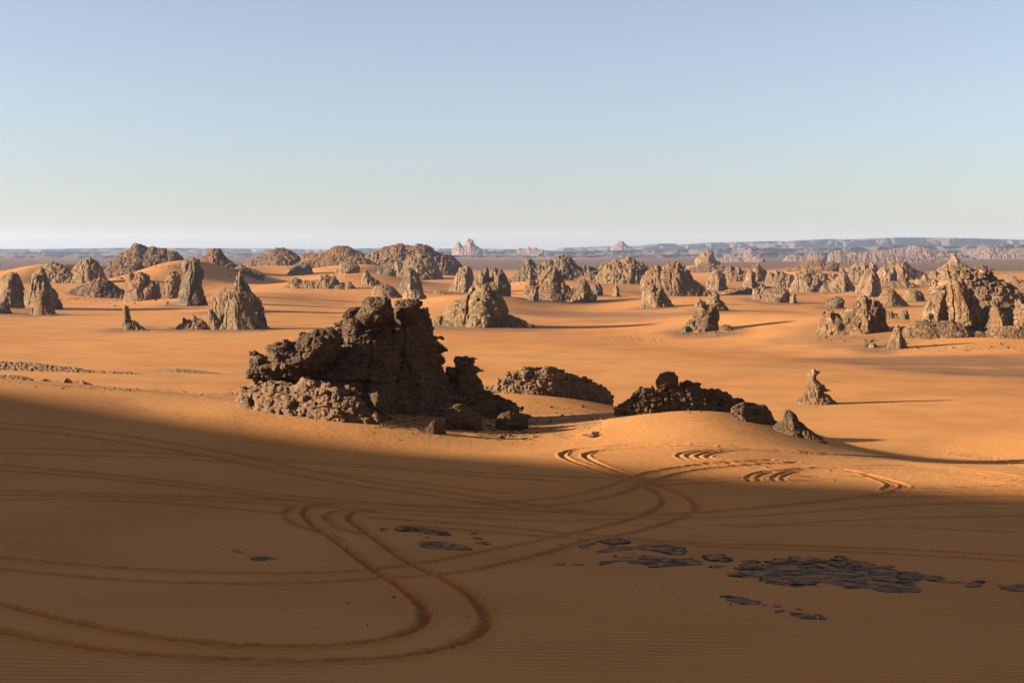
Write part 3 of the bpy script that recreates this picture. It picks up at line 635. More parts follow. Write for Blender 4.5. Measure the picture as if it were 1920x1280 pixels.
tr([(1090,975),(1300,971),(1450,965),(1600,953),(1760,945),(1920,944),(2000,944)], 0.18, 0.07, 0.4)
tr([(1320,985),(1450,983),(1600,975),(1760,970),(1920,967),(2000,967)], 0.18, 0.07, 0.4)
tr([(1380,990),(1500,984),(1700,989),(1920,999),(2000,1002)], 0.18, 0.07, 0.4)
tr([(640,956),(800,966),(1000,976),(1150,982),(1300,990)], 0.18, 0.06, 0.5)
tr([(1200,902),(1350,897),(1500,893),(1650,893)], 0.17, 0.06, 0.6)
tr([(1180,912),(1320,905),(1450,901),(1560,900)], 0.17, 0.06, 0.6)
for k, dx in enumerate((0, 17, 36, 54)):  # sunlit tracks: strong dark colour paints in the ruts' shadow lines
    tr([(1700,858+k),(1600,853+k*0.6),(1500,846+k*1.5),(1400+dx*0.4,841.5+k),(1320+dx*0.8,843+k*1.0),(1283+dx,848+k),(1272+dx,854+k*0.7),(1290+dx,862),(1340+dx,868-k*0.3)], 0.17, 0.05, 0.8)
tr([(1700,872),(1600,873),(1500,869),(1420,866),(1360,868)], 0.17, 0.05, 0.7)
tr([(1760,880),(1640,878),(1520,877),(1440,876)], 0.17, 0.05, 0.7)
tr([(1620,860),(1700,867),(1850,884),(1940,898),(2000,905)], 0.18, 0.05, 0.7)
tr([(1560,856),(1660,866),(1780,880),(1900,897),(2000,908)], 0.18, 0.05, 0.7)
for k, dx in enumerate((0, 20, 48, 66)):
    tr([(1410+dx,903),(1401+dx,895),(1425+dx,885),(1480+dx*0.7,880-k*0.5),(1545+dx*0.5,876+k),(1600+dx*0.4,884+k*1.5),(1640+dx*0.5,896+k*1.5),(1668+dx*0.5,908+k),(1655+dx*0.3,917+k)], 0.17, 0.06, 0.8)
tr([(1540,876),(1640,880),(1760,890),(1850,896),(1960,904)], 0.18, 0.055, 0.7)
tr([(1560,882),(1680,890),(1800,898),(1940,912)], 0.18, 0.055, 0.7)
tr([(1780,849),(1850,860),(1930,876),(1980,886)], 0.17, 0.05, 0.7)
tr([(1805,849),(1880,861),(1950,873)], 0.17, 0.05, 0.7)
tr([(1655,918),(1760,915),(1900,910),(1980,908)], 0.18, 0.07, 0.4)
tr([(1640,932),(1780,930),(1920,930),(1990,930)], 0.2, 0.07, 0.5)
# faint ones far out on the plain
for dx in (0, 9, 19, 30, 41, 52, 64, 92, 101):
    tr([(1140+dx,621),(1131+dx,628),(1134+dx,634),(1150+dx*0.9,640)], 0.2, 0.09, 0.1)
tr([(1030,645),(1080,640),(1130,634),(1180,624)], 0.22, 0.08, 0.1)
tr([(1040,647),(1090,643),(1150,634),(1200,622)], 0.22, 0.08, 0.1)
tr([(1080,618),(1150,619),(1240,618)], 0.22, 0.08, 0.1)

def catmull(p, step):
    p = np.asarray(p, float)
    q = np.vstack([2 * p[0] - p[1], p, 2 * p[-1] - p[-2]])
    out = []
    for i in range(1, len(q) - 2):
        n = max(2, int(np.linalg.norm(q[i + 1] - q[i]) / step))
        t = np.linspace(0, 1, n, endpoint=False)[:, None]
        out.append(0.5 * ((2 * q[i]) + (-q[i - 1] + q[i + 1]) * t + (2 * q[i - 1] - 5 * q[i] + 4 * q[i + 1] - q[i + 2]) * t ** 2 + (-q[i - 1] + 3 * q[i] - 3 * q[i + 1] + q[i + 2]) * t ** 3))
    out.append(p[-1:]); return np.vstack(out)

rut = np.zeros((NR, NA), np.float32); rim = np.zeros((NR, NA), np.float32); churn_shade = np.zeros((NR, NA), np.float32)
X2 = GX.reshape(NR, NA); Y2 = GY.reshape(NR, NA)
for pts, w, dep, ch in TR:
    uv = catmull(pts, 5.0)
    P = on_ground(uv, 16, 460)
    seg = np.linalg.norm(np.diff(P[:, :2], axis=0), axis=1)
    keep = np.concatenate([[True], seg < 60])
    P = P[keep]; seg = np.linalg.norm(np.diff(P[:, :2], axis=0), axis=1)
    s = np.concatenate([[0], np.cumsum(seg)])
    # light smoothing along the track, then resample evenly
    ss = np.arange(0, s[-1], max(0.05, 0.0015 * P[:, 1].mean()))
    xs = np.interp(ss, s, P[:, 0]); ys = np.interp(ss, s, P[:, 1])
    k = np.hanning(2 * int(0.5 / (ss[1] - ss[0])) + 3); k /= k.sum(); h = len(k) // 2
    xs = np.convolve(np.pad(xs, h, mode='edge'), k, 'valid'); ys = np.convolve(np.pad(ys, h, mode='edge'), k, 'valid')
    jit = 1 + 0.30 * fbm(ss * 1.1, np.full_like(ss, w * 99 + ss[-1]), np.full_like(ss, 2.2), 4) + (0.10 * np.sin(ss * 21.0) if P[:, 1].mean() < 60 else 0)
    r_ = np.hypot(xs, ys); a_ = np.arctan2(xs, ys)
    R3 = 3.2 * w
    loc = {}
    D2 = np.full((NR, NA), 99, np.float32) if False else None
    ci0 = np.searchsorted(a_fine, a_ - R3 / r_); ci1 = np.searchsorted(a_fine, a_ + R3 / r_)
    ri0 = np.searchsorted(RAD, r_ - R3); ri1 = np.searchsorted(RAD, r_ + R3)
    c_lo, c_hi = ci0.min(), max(ci1.max(), ci0.min() + 1); r_lo, r_hi = ri0.min(), max(ri1.max(), ri0.min() + 1)
    dist = np.full((r_hi - r_lo, c_hi - c_lo), 99, np.float32); jj = np.ones_like(dist)
    for i in range(len(xs)):
        a, b, c, d = ri0[i], ri1[i], ci0[i], ci1[i]
        if b <= a or d <= c: continue
        dd = np.hypot(X2[a:b, c:d] - xs[i], Y2[a:b, c:d] - ys[i])
        v = dist[a - r_lo:b - r_lo, c - c_lo:d - c_lo]
        m = dd < v
        v[m] = dd[m]; jj[a - r_lo:b - r_lo, c - c_lo:d - c_lo][m] = jit[i]
    q = dist / (w * (0.55 + 0.45 * jj))
    f = np.exp(-(q / 0.95) ** 4) * dep * jj
    g = np.exp(-((q - 1.75) / 0.5) ** 2) * dep * 0.55 * jj
    sl = (slice(r_lo, r_hi), slice(c_lo, c_hi))
    rut[sl] = np.maximum(rut[sl], f); rim[sl] = np.maximum(rim[sl], g)
    churn_shade[sl] = np.maximum(churn_shade[sl], np.exp(-(q / 1.5) ** 4) * ch * np.clip(jj, 0.4, 1.3))
churn_shade = churn_shade.ravel()
cl = 0.65 + 0.7 * np.clip(0.5 + 1.2 * fbm(GX / 0.22, GY / 0.30, 1.5, 2), 0, 1)
GZ2 = GZ + (rim * np.exp(-(rut / 0.04) ** 2)).ravel() * cl - rut.ravel() * (0.85 + 0.3 * (cl - 1))
churn_shade = churn_shade * (0.6 + 0.55 * np.clip(0.5 + 1.4 * fbm(GX / 0.5, GY / 0.9, 4.5, 3), 0, 1))

# gravelly, darker ground: round the feet of the formations, in bands on the plain and on the far plains
grav = np.zeros(len(GX), np.float32)
inview = (GY > 60)
for (name, cat, group, label, D, bv, pts, mat, o) in R:
    if D < 160 or D > 900 or group not in (G1, G3) or 'bouldery' in label or 'two-legged' in label or not label: continue
    us = [p[0] for p in pts]; cx, cy, _ = px(0.5 * (max(us) + min(us)), bv, D)
    rad = (max(us) - min(us)) * D / F * 0.5
    i = np.nonzero(inview & (np.abs(GX - cx) < rad * 3 + 20) & (np.abs(GY - cy) < rad * 3 + 60))[0]
    d = np.hypot((GX[i] - cx) / (rad * 1.25 + 4), (GY[i] - cy) / (rad * 1.0 + 14))
    grav[i] = np.maximum(grav[i], 0.75 * np.exp(-(d / 1.0) ** 4))
for u, v, D, ru, ry, s in [(1750,680,272,330,14,0.8),(1880,695,250,260,12,0.8),(1620,645,316,120,16,0.6),(1100,585,486,170,40,0.7),(1260,592,458,160,28,0.6),(900,618,380,140,12,0.7),(1330,628,352,85,12,0.8),(400,560,640,100,30,0.3),(1050,790,112,90,7,0.5),(960,775,115,80,6,0.6),(800,786,108,110,5,0.6),(620,772,109,90,4,0.5),(1500,640,325,70,10,0.3),(1180,600,430,120,18,0.4)]:
    cx, cy, _ = px(u, v, D); rx = ru * D / F
    i = np.nonzero(inview & (np.abs(GX - cx) < rx * 2.2) & (np.abs(GY - cy) < ry * 2.2))[0]
    d = np.hypot((GX[i] - cx) / rx, (GY[i] - cy) / ry) + 0.35 * fbm(GX[i] / (rx * 0.4), GY[i] / (ry * 0.5), 5.5, 3)
    grav[i] = np.maximum(grav[i], s * (1 - sstep(0.55, 1.15, d)))
i = np.nonzero(inview & (GY > 900))[0]
bands = fbm(GX[i] / 900.0, GY[i] / 700.0, 8.8, 4)
grav[i] = np.maximum(grav[i], 1.6 * sstep(1260, 1700, GY[i] + 250 * bands) * (1 - 0.85 * sstep(0.20, 0.30, bands)))

# ground material
m, t, b = new_mat('desert_sand')
geo = N(t, 'ShaderNodeNewGeometry'); P = geo.outputs['Position']
at_g = N(t, 'ShaderNodeAttribute', attribute_name='gravel'); at_c = N(t, 'ShaderNodeAttribute', attribute_name='churn_shade')
big = noise(t, scaled(t, P, (1, 1, 0.3)), 0.02, 4, 0.5)
streak = noise(t, scaled(t, P, (0.10, 1.0, 0.3)), 0.09, 5, 0.6)
c = mixc(t, ramp(t, big, 0.35, 0.65), SAND, SAND_RED)
c = mixc(t, mathn(t, 'MULTIPLY', ramp(t, streak, 0.52, 0.75), 0.20), c, (0.36, 0.165, 0.058))
fine = noise(t, P, 5.0, 4, 0.6)
c = mixc(t, mathn(t, 'MULTIPLY', ramp(t, fine, 0.4, 0.7), 0.12), c, (0.34, 0.135, 0.042))
gn = noise(t, scaled(t, P, (0.25, 1, 1)), 0.22, 6, 0.7)
gcol = mixc(t, ramp(t, gn, 0.3, 0.7), (0.058, 0.042, 0.032), (0.145, 0.082, 0.043))
gf = mathn(t, 'MINIMUM', mathn(t, 'MULTIPLY', at_g.outputs['Fac'], ramp(t, gn, 0.18, 0.55)), 0.95)
c = mixc(t, gf, c, gcol)
c = mixc(t, mathn(t, 'MULTIPLY', at_c.outputs['Fac'], 0.9), c, (0.32, 0.105, 0.026))  # churned red sand, plus painted rut shade on the sunlit tracks
wv = N(t, 'ShaderNodeTexWave', wave_type='BANDS', bands_direction='Y', wave_profile='SIN')
wv.inputs['Scale'].default_value = 0.62; wv.inputs['Distortion'].default_value = 5.5; wv.inputs['Detail'].default_value = 2.0; wv.inputs['Detail Scale'].default_value = 0.5
mp = N(t, 'ShaderNodeMapping'); mp.inputs['Rotation'].default_value = (0, 0, 0.22); mp.inputs['Scale'].default_value = (0.35, 1, 0.1)
t.links.new(P, mp.inputs['Vector']); t.links.new(mp.outputs[0], wv.inputs['Vector'])
rip_mask = ramp(t, noise(t, P, 0.09, 3, 0.5), 0.40, 0.60)
c = mixc(t, mathn(t, 'MULTIPLY', mathn(t, 'MULTIPLY', wv.outputs['Fac'], rip_mask), 0.24), c, (0.29, 0.115, 0.034))
patch = noise(t, scaled(t, P, (0.5, 1, 1)), 0.16, 5, 0.6)
c = mixc(t, mathn(t, 'MULTIPLY', ramp(t, patch, 0.48, 0.70), 0.30), c, (0.44, 0.155, 0.035))
grain = noise(t, P, 16.0, 2, 0.7)
c = mixc(t, mathn(t, 'MULTIPLY', ramp(t, grain, 0.56, 0.75), 0.25), c, (0.25, 0.10, 0.032))
t.links.new(c, b.inputs['Base Color'])
b.inputs['Roughness'].default_value = 1.0
b.inputs['Specular IOR Level'].default_value = 0.05
# wind ripples and grain
hh = mathn(t, 'ADD', mathn(t, 'MULTIPLY', mathn(t, 'MULTIPLY', wv.outputs['Fac'], rip_mask), 0.085), mathn(t, 'MULTIPLY', noise(t, P, 2.2, 4, 0.6), 0.035))
hh = mathn(t, 'ADD', hh, mathn(t, 'MULTIPLY', mathn(t, 'MULTIPLY', at_g.outputs['Fac'], gn), 0.5))
bp = N(t, 'ShaderNodeBump'); bp.inputs['Strength'].default_value = 1.0; bp.inputs['Distance'].default_value = 1.0
t.links.new(hh, bp.inputs['Height']); t.links.new(bp.outputs[0], b.inputs['Normal'])
MAT_SAND = m

ii = (np.arange(NR - 1)[:, None] * NA + np.arange(NA)[None, :])
jn = (np.arange(NA) + 1) % NA
q = np.stack([ii, ii + NA, np.arange(1, NR)[:, None] * NA + jn[None, :], np.arange(NR - 1)[:, None] * NA + jn[None, :]], -1).reshape(-1, 4)
gm = mesh_from('desert_ground', np.stack([GX, GY, GZ2], 1), q, MAT_SAND)
cen = None
for nm, arr in (('gravel', grav), ('churn_shade', churn_shade)):
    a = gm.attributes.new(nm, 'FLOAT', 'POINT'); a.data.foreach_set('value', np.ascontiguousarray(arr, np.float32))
go = link('desert_ground', gm); tag(go, kind='structure')

# ------------------------------------------------------------------ far plateau layers
def plateau(name, D, prof, base_z, back, amp, seed, mat, u0=-420, u1=2340, cliff=0.45):
    us = np.arange(u0, u1, 2.5)
    pu = [p[0] for p in prof]; pv = [p[1] for p in prof]
    top = CAMZ - (np.interp(us, pu, pv) - VH) / F * D
    xs = (us - 960) / F * D
    tt = np.concatenate([np.linspace(0, 0.55, 9), np.linspace(0.58, 1.0, 12)])
    V = []
    bay = fbm(xs / (D * 0.05), xs * 0 + seed, xs * 0 + 0.3, 4)
    for q_, t_ in enumerate(tt):
        g = billow(xs / (D * 0.012), xs * 0 + seed * 3.1, xs * 0 + t_ * 1.5, 3)
        if t_ <= 0.55: s = t_ / 0.55; yy = D - amp * 0.9 * (1 - s) + amp * 0.2 * s * 0; hz = (1 - cliff) * s ** 1.15
        else: s = (t_ - 0.55) / 0.45; yy = D + amp * 0.12 * s; hz = (1 - cliff) + cliff * s
        yy = yy - amp * 1.3 * bay - amp * 0.45 * g * (0.4 + 0.6 * min(1, t_ * 1.5))
        zz = base_z + (top - base_z) * hz + 0.02 * (top - base_z) * layers(np.full_like(xs, t_ * 9), seed)
        V.append(np.stack([xs * (yy / D), yy, zz], 1))
    V.append(np.stack([xs * 1.02, np.full_like(xs, D + back * 0.5), top], 1))
    V.append(np.stack([xs * 1.05, np.full_like(xs, D + back), top * 0 + base_z], 1))
    V = np.array(V); n, k = V.shape[:2]
    f = (np.arange(n - 1)[:, None] * k + np.arange(k - 1)[None, :])
    q = np.stack([f, f + 1, f + k + 1, f + k], -1).reshape(-1, 4)
    o = link(name, mesh_from(name, V.reshape(-1, 3), q, mat)); tag(o, kind='structure'); return o

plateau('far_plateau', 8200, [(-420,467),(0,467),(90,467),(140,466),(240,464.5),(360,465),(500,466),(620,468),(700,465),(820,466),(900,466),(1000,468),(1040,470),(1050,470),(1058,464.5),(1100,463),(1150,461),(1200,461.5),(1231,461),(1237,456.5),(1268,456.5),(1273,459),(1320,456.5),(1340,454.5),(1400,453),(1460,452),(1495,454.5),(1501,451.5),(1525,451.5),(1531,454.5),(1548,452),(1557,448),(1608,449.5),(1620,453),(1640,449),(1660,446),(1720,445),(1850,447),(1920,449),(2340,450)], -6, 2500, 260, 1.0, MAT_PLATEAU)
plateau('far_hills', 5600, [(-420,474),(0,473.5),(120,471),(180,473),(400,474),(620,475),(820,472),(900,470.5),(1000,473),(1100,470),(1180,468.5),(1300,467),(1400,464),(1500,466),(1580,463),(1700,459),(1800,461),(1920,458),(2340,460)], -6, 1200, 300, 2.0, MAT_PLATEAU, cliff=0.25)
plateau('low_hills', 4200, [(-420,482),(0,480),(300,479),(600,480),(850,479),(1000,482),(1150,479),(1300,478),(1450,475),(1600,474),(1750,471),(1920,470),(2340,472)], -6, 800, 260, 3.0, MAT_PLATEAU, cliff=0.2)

# ------------------------------------------------------------------ volumetric rock builder: traced outline -> solid with real depth -> eroded by noise -> surface nets
def poly_sdf(poly, gx, gz):
    A, Bz = np.meshgrid(gx, gz, indexing='ij'); pxs = A.ravel(); pzs = Bz.ravel()
    d = np.full(len(pxs), 1e18); inside = np.zeros(len(pxs), bool)
    n = len(poly)
    for i in range(n):
        x0, z0 = poly[i]; x1, z1 = poly[(i + 1) % n]
        ex, ez = x1 - x0, z1 - z0
        t_ = np.clip(((pxs - x0) * ex + (pzs - z0) * ez) / (ex * ex + ez * ez + 1e-12), 0, 1)
        d = np.minimum(d, (pxs - x0 - t_ * ex) ** 2 + (pzs - z0 - t_ * ez) ** 2)
        c = (z0 > pzs) != (z1 > pzs)
        with np.errstate(divide='ignore', invalid='ignore'):
            xi = x0 + (pzs - z0) * ex / (ez if abs(ez) > 1e-12 else 1e-12)
        inside ^= c & (pxs < xi)
    d = np.sqrt(d)
    return np.where(inside, d, -d).reshape(A.shape).astype(np.float32)

def bilin(G, x, z, gx0, gz0, h):
    fx = np.clip((x - gx0) / h, 0, G.shape[0] - 1.001); fz = np.clip((z - gz0) / h, 0, G.shape[1] - 1.001)
    i = fx.astype(np.int32); j = fz.astype(np.int32); fx -= i; fz -= j
    return (G[i, j] * (1 - fx) + G[i + 1, j] * fx) * (1 - fz) + (G[i, j + 1] * (1 - fx) + G[i + 1, j + 1] * fx) * fz

def surface_nets(f, org, h):
    s = f < 0
    cnt = np.zeros(tuple(n - 1 for n in f.shape), np.int8)
    for a in (0, 1):
        for b_ in (0, 1):
            for c_ in (0, 1):
                cnt += s[a:f.shape[0] - 1 + a, b_:f.shape[1] - 1 + b_, c_:f.shape[2] - 1 + c_]
    act = np.argwhere((cnt > 0) & (cnt < 8))
    idm = np.full(cnt.shape, -1, np.int32); idm[act[:, 0], act[:, 1], act[:, 2]] = np.arange(len(act))
    pos = np.zeros((len(act), 3), np.float32); num = np.zeros(len(act), np.float32)
    cor = [(a, b_, c_) for a in (0, 1) for b_ in (0, 1) for c_ in (0, 1)]
    val = {c_: f[act[:, 0] + c_[0], act[:, 1] + c_[1], act[:, 2] + c_[2]] for c_ in cor}
    for c0 in cor:
        for ax in range(3):
            if c0[ax]: continue
            c1 = list(c0); c1[ax] = 1; c1 = tuple(c1)
            a = val[c0]; b_ = val[c1]; mk = (a < 0) != (b_ < 0)
            tt = np.where(mk, a / np.where(mk, a - b_, 1), 0)
            p = np.tile(np.array(c0, np.float32), (len(act), 1)); p[:, ax] += tt
            pos[mk] += p[mk]; num[mk] += 1
    V = (act + pos / num[:, None]) * h + np.array(org)
    Q = []
    for ax in range(3):
        u_, w_ = (ax + 1) % 3, (ax + 2) % 3
        sl0 = [slice(None)] * 3; sl1 = [slice(None)] * 3
        sl0[ax] = slice(0, -1); sl1[ax] = slice(1, None)
        ed = np.argwhere(s[tuple(sl0)] != s[tuple(sl1)])
        ok = (ed[:, u_] > 0) & (ed[:, w_] > 0) & (ed[:, u_] < f.shape[u_] - 1) & (ed[:, w_] < f.shape[w_] - 1)
        ed = ed[ok]
        if not len(ed): continue
        sg = s[ed[:, 0], ed[:, 1], ed[:, 2]]
        def cid(du, dw):
            e = ed.copy(); e[:, u_] -= du; e[:, w_] -= dw
            return idm[e[:, 0], e[:, 1], e[:, 2]]
        qd = np.stack([cid(1, 1), cid(0, 1), cid(0, 0), cid(1, 0)], 1)
        qd = np.where(sg[:, None], qd, qd[:, ::-1])
        Q.append(qd)
    return V, np.vstack(Q)

def biggest_piece(V, Q):
    """drop crumbs the noise cut loose in mid-air"""
    l = np.arange(len(V)); e = np.vstack([Q[:, [0, 1]], Q[:, [1, 2]], Q[:, [2, 3]]])
    while True:
        m = np.minimum(l[e[:, 0]], l[e[:, 1]]); o = l.copy()
        np.minimum.at(l, e[:, 0], m); np.minimum.at(l, e[:, 1], m)
        np.minimum.at(l, o[e[:, 0]], m); np.minimum.at(l, o[e[:, 1]], m)
        l = l[l]; l = l[l]
        if (l == o).all(): break
    cnt = np.bincount(l, minlength=len(V))
    zb = np.full(len(V), 1e9); np.minimum.at(zb, l, V[:, 2])
    good = (cnt >= 0.12 * cnt.max()) | ((zb < V[:, 2].min() + 1e-3) & (cnt > 40))
    keep = good[l]
    idx = np.cumsum(keep) - 1
    return V[keep], idx[Q[keep[Q].all(1)]]

STY = {  # warp, big lumps, small lumps, strata, anisotropy of z, lumps per height
 'knob':   dict(warp=0.025, b1=0.12, b2=0.085, st=0.015, az=0.8, n1=3.2, n2=9.0, az2=1.0, jt=0.10),
 'pillar': dict(warp=0.018, b1=0.10, b2=0.055, st=0.020, az=0.38, n1=3.4, n2=10.0, az2=0.7, jt=0.085),
 'smooth': dict(warp=0.015, b1=0.05, b2=0.03, st=0.015, az=0.45, n1=3.0, n2=9.0, az2=0.6, jt=0.08),
 'strata': dict(warp=0.020, b1=0.07, b2=0.055, st=0.065, az=1.6, n1=3.0, n2=10.0, az2=2.0, jt=0.05),
 'tower':  dict(warp=0.012, b1=0.06, b2=0.035, st=0.040, az=1.0, n1=3.6, n2=11.0, az2=1.8, jt=0.05),
 'crag':   dict(warp=0.02, b1=0.13, b2=0.11, st=0.05, az=1.1, n1=2.2, n2=6.5, az2=1.3, jt=0.0),
 'ragged': dict(warp=0.05, b1=0.17, b2=0.16, st=0.08, az=1.3, n1=2.2, n2=5.5, az2=1.5, jt=0.08),
 'crumb':  dict(warp=0.10, b1=0.22, b2=0.16, st=0.05, az=1.2, n1=1.6, n2=4.5, az2=1.2, jt=0.0),
 'hill':   dict(warp=0.03, b1=0.10, b2=0.08, st=0.03, az=1.0, n1=4.0, n2=12.0, az2=1.2, jt=0.06),
 'boulder': dict(warp=0.05, b1=0.10, b2=0.03, st=0.0, az=1.0, n1=1.6, n2=5.0, az2=1.0, jt=0.0),
}

def build_rock(D, bv, pts, style, thick=0.8, res=0.7, p=0.62, seed=0, lt=None, ym=None, lean=0.0, below=None, shear=-0.3, part=None):
    s = D / F; S_ = STY[style]
    poly = [((u - 960) * s, CAMZ - (v - VH) * s) for u, v in pts]
    xs = [a for a, _ in poly]; zs = [c for _, c in poly]
    zt = max(zs); zb = CAMZ - (bv - VH) * s
    H = max(zt - zb, 0.2)
    Wd = max(xs) - min(xs)
    if below is None:
        deep = max(H, 0.5 * Wd)
        gxs = np.linspace(min(xs), max(xs), 9)
        gmin = min(ground(gxs, np.full(9, D - dd)).min() for dd in (0, 0.3 * Wd, -0.3 * Wd))
        zlow = min(zb, gmin, min(zs)) - 0.06 * H - 0.3
        poly = poly + [(xs[-1], zb - deep), (xs[0], zb - deep)]
    else:
        zlow = zb - below - 0.3 * H
        poly = poly + [(xs[-1] - 0.25 * Wd, zb - below), (xs[0] + 0.25 * Wd, zb - below)]
    h = max(res * 1.25 * s, 0.012)
    amp = (S_['b1'] * 0.6 + S_['b2'] * 0.6 + S_['st']) * H + 2 * h
    warp = S_['warp'] * H
    pad = amp * 0.9 + warp + 3 * h
    gx = np.arange(min(xs) - pad, max(xs) + pad + h, h)
    gz = np.arange(zlow, zt + pad + h, h)
    d2 = poly_sdf(poly, gx, gz)
    Wm = float(np.percentile(d2[d2 > 0], 97)) if (d2 > 0).any() else H * 0.3
    if ym: Wm *= 1.0
    def T(d):
        dp = np.maximum(d, 0)
        return np.where(d > 0, thick * Wm * (dp / Wm) ** p * 1.0, d * 1.2)
    tmax = float(T(np.array([d2.max() + amp])).max()) + amp * 0.7 + 2 * h
    gy = np.arange(-tmax, tmax + h, h)
    if len(gx) * len(gy) * len(gz) > 3e7: raise RuntimeError('rock too fine %g' % (len(gx) * len(gy) * len(gz)))
    f = np.empty((len(gx), len(gy), len(gz)), np.float32)
    Y = gy[None, :, None]
    lo = T(d2 - warp - amp * 0.8)[:, None, :] - amp * 0.6; hi = T(d2 + warp + amp * 0.8)[:, None, :] + amp * 0.6
    ay = np.abs(Y)
    f[:] = np.where(ay > hi, 1.0, -1.0) * h
    band = np.argwhere((ay <= hi) & (ay >= lo))
    X = gx[band[:, 0]].astype(np.float32); Yb = gy[band[:, 1]].astype(np.float32); Z = gz[band[:, 2]].astype(np.float32)
    o1, o2 = seed * 17.3 + (xs[0] * 0.37) % 50, seed * 5.1 + (D * 0.77) % 40
    k0 = 3.0 / H
    wx = warp * fbm(X * k0 + o1, Yb * k0, Z * k0 + o2, 3) * 1.6
    wz = warp * fbm(X * k0 + o2 + 9, Yb * k0 + 4, Z * k0 + o1, 3) * 1.2
    n1 = S_['n1'] / H; n2 = S_['n2'] / H
    off = S_['b1'] * H * billow(X * n1 + o1, Yb * n1 + o2, Z * n1 * S_['az'] + o1, 2)
    off = off + S_['b2'] * H * billow(X * n2 + o2, Yb * n2 + o1, Z * n2 * S_['az2'] + o2, 3)
    off = off + 0.030 * H * billow(X * n2 * 2.6 + o1, Yb * n2 * 2.6, Z * n2 * 2.6 * S_['az2'] + o2, 2)
    if S_['jt'] > 0:                           # upright joints and splits
        cr = np.abs(vn(X * n1 * 0.9 + o2, Yb * n1 * 0.9 + 7, Z * n1 * 0.22 + o1) + 0.25 * vn(X * n2, Yb * n2, Z * n2 * 0.6))
        off = off - S_['jt'] * H * np.exp(-(cr / 0.075) ** 2)
    if S_['st'] > 0:
        L_ = (lt if lt else 0.085) * H
        zz = (Z + 0.35 * L_ * fbm(X / (6 * L_), Yb / (6 * L_) + o1, Z * 0, 3) * 3 + 0.06 * X) / L_
        off = off + S_['st'] * H * (0.75 * layers(zz, o1) + 0.4 * layers(zz * 2.7, o2)) * (0.55 + 0.45 * vn(X / (3 * L_), Yb / (3 * L_), Z / (5 * L_) + o1))
    dd = bilin(d2, X + wx, Z + wz, gx[0], gz[0], h) + off * 0.42
    yc = lean * (0.5 * H - (Z - zb)) * 0.0 if not lean else lean * np.maximum(Z - zb, 0) * 0.25
    f[band[:, 0], band[:, 1], band[:, 2]] = np.abs(Yb - yc * 0) - T(dd) - off * 0.5
    V, Q = biggest_piece(*surface_nets(f, (gx[0], gy[0], gz[0]), h))
    if lean: V[:, 1] += lean * np.maximum(V[:, 2] - zb, 0) * 0.5
    V[:, 1] += shear * (V[:, 0] - 0.5 * (xs[0] + xs[-1]))
    V[:, 1] += D
    # local origin at the foot
    org = np.array([0.5 * (xs[0] + xs[-1]), D, zb])
    return V - org, Q, org

ROOTS = {}
for k, (name, cat, group, label, D, bv, pts, mat, o) in enumerate(R):
    opt = dict(o); opt.setdefault('seed', k + 1)
    if mat is MAT_MID: mat = (MAT_MID, MAT_MID_RED, MAT_MID, MAT_MID_DARK)[(k * 7) % 4]
    V, Q, org = build_rock(D, bv, pts, **opt)
    ob = link(name, mesh_from(name, V, Q, mat), tuple(org))
    if opt.get('part'):
        ob.parent = ROOTS[opt['part']]; ob.location = Vector(org) - ob.parent.location
        continue
    if 'part' in opt: ROOTS[name] = ob
    tag(ob, label, cat, group)

# ------------------------------------------------------------------ flat slabs lying half buried in the near sand
def build_slab(pts, thick, seed, res=1.0, rough=1.0):
    thick = thick * 0.46
    P = on_ground(pts, 16, 160)
    poly = [(a, b_) for a, b_, _ in P]
    D = P[:, 1].mean(); s = D / F
    xs = P[:, 0]; ys = P[:, 1]
    h = max(res * 1.6 * s, 0.02)
    gx = np.arange(xs.min() - 0.3, xs.max() + 0.3, h); gy = np.arange(ys.min() - 0.4, ys.max() + 0.4, h)
    gz = np.arange(-0.35, thick * 1.9 + 0.15, min(h, thick / 5))
    hz = gz[1] - gz[0]
    d2 = poly_sdf(poly, gx, gy)
    X, Y, Z = np.meshgrid(gx.astype(np.float32), gy.astype(np.float32), gz.astype(np.float32), indexing='ij')
    sz = max(np.ptp(xs), 0.6)
    k1 = 2.2 / min(sz, 2.5)
    wx = 0.26 * fbm(X * 2.6 + seed, Y * 2.6, Z, 4); wy = 0.42 * fbm(X * 2.2, Y * 1.6 + seed, Z + 3, 4)
    dd = bilin(d2, X + wx, Y + wy, gx[0], gy[0], h)
    Wm = max(d2.max(), 0.08)
    off = 0.28 * thick * billow(X * k1 + seed, Y * k1, Z * 1.5, 3) + 0.22 * thick * layers(Z / (0.3 * thick) + 0.8 * vn(X * 0.7, Y * 0.7, Z * 0 + seed), seed) * rough
    top = thick * np.clip(dd / Wm + 0.02, 0, 1) ** 0.42 * (0.55 + 0.9 * fbm(X * 1.1 + seed, Y * 0.8, Z * 0, 4)) + off * 0.8
    f = np.where(dd > 0, Z - top, np.maximum(Z - 0, 0) - dd * 0.8)
    f = np.minimum(f, 5)
    f = np.where(dd + off * 0.5 > 0, np.maximum(Z - top, -(dd + off * 0.5)), -(dd + off * 0.5))
    V, Q = surface_nets(f.astype(np.float32), (0, 0, 0), 1.0)
    V = np.stack([gx[0] + V[:, 0] * h, gy[0] + V[:, 1] * h, gz[0] + V[:, 2] * hz], 1)
    V[:, 2] += ground(V[:, 0], V[:, 1])
    org = np.array([xs.mean(), ys.mean(), ground(xs.mean(), ys.mean())[0]])
    return V - org, Q, org

def slab(label, pts, thick, seed, name='rock_slab', cat='rock slab', group='dark slabs in the near sand', mat=None):
    V, Q, org = build_slab(pts, thick, seed)
    o = link(name, mesh_from(name, V, Q, mat or MAT_SLAB), tuple(org))
    return tag(o, label, cat, group)

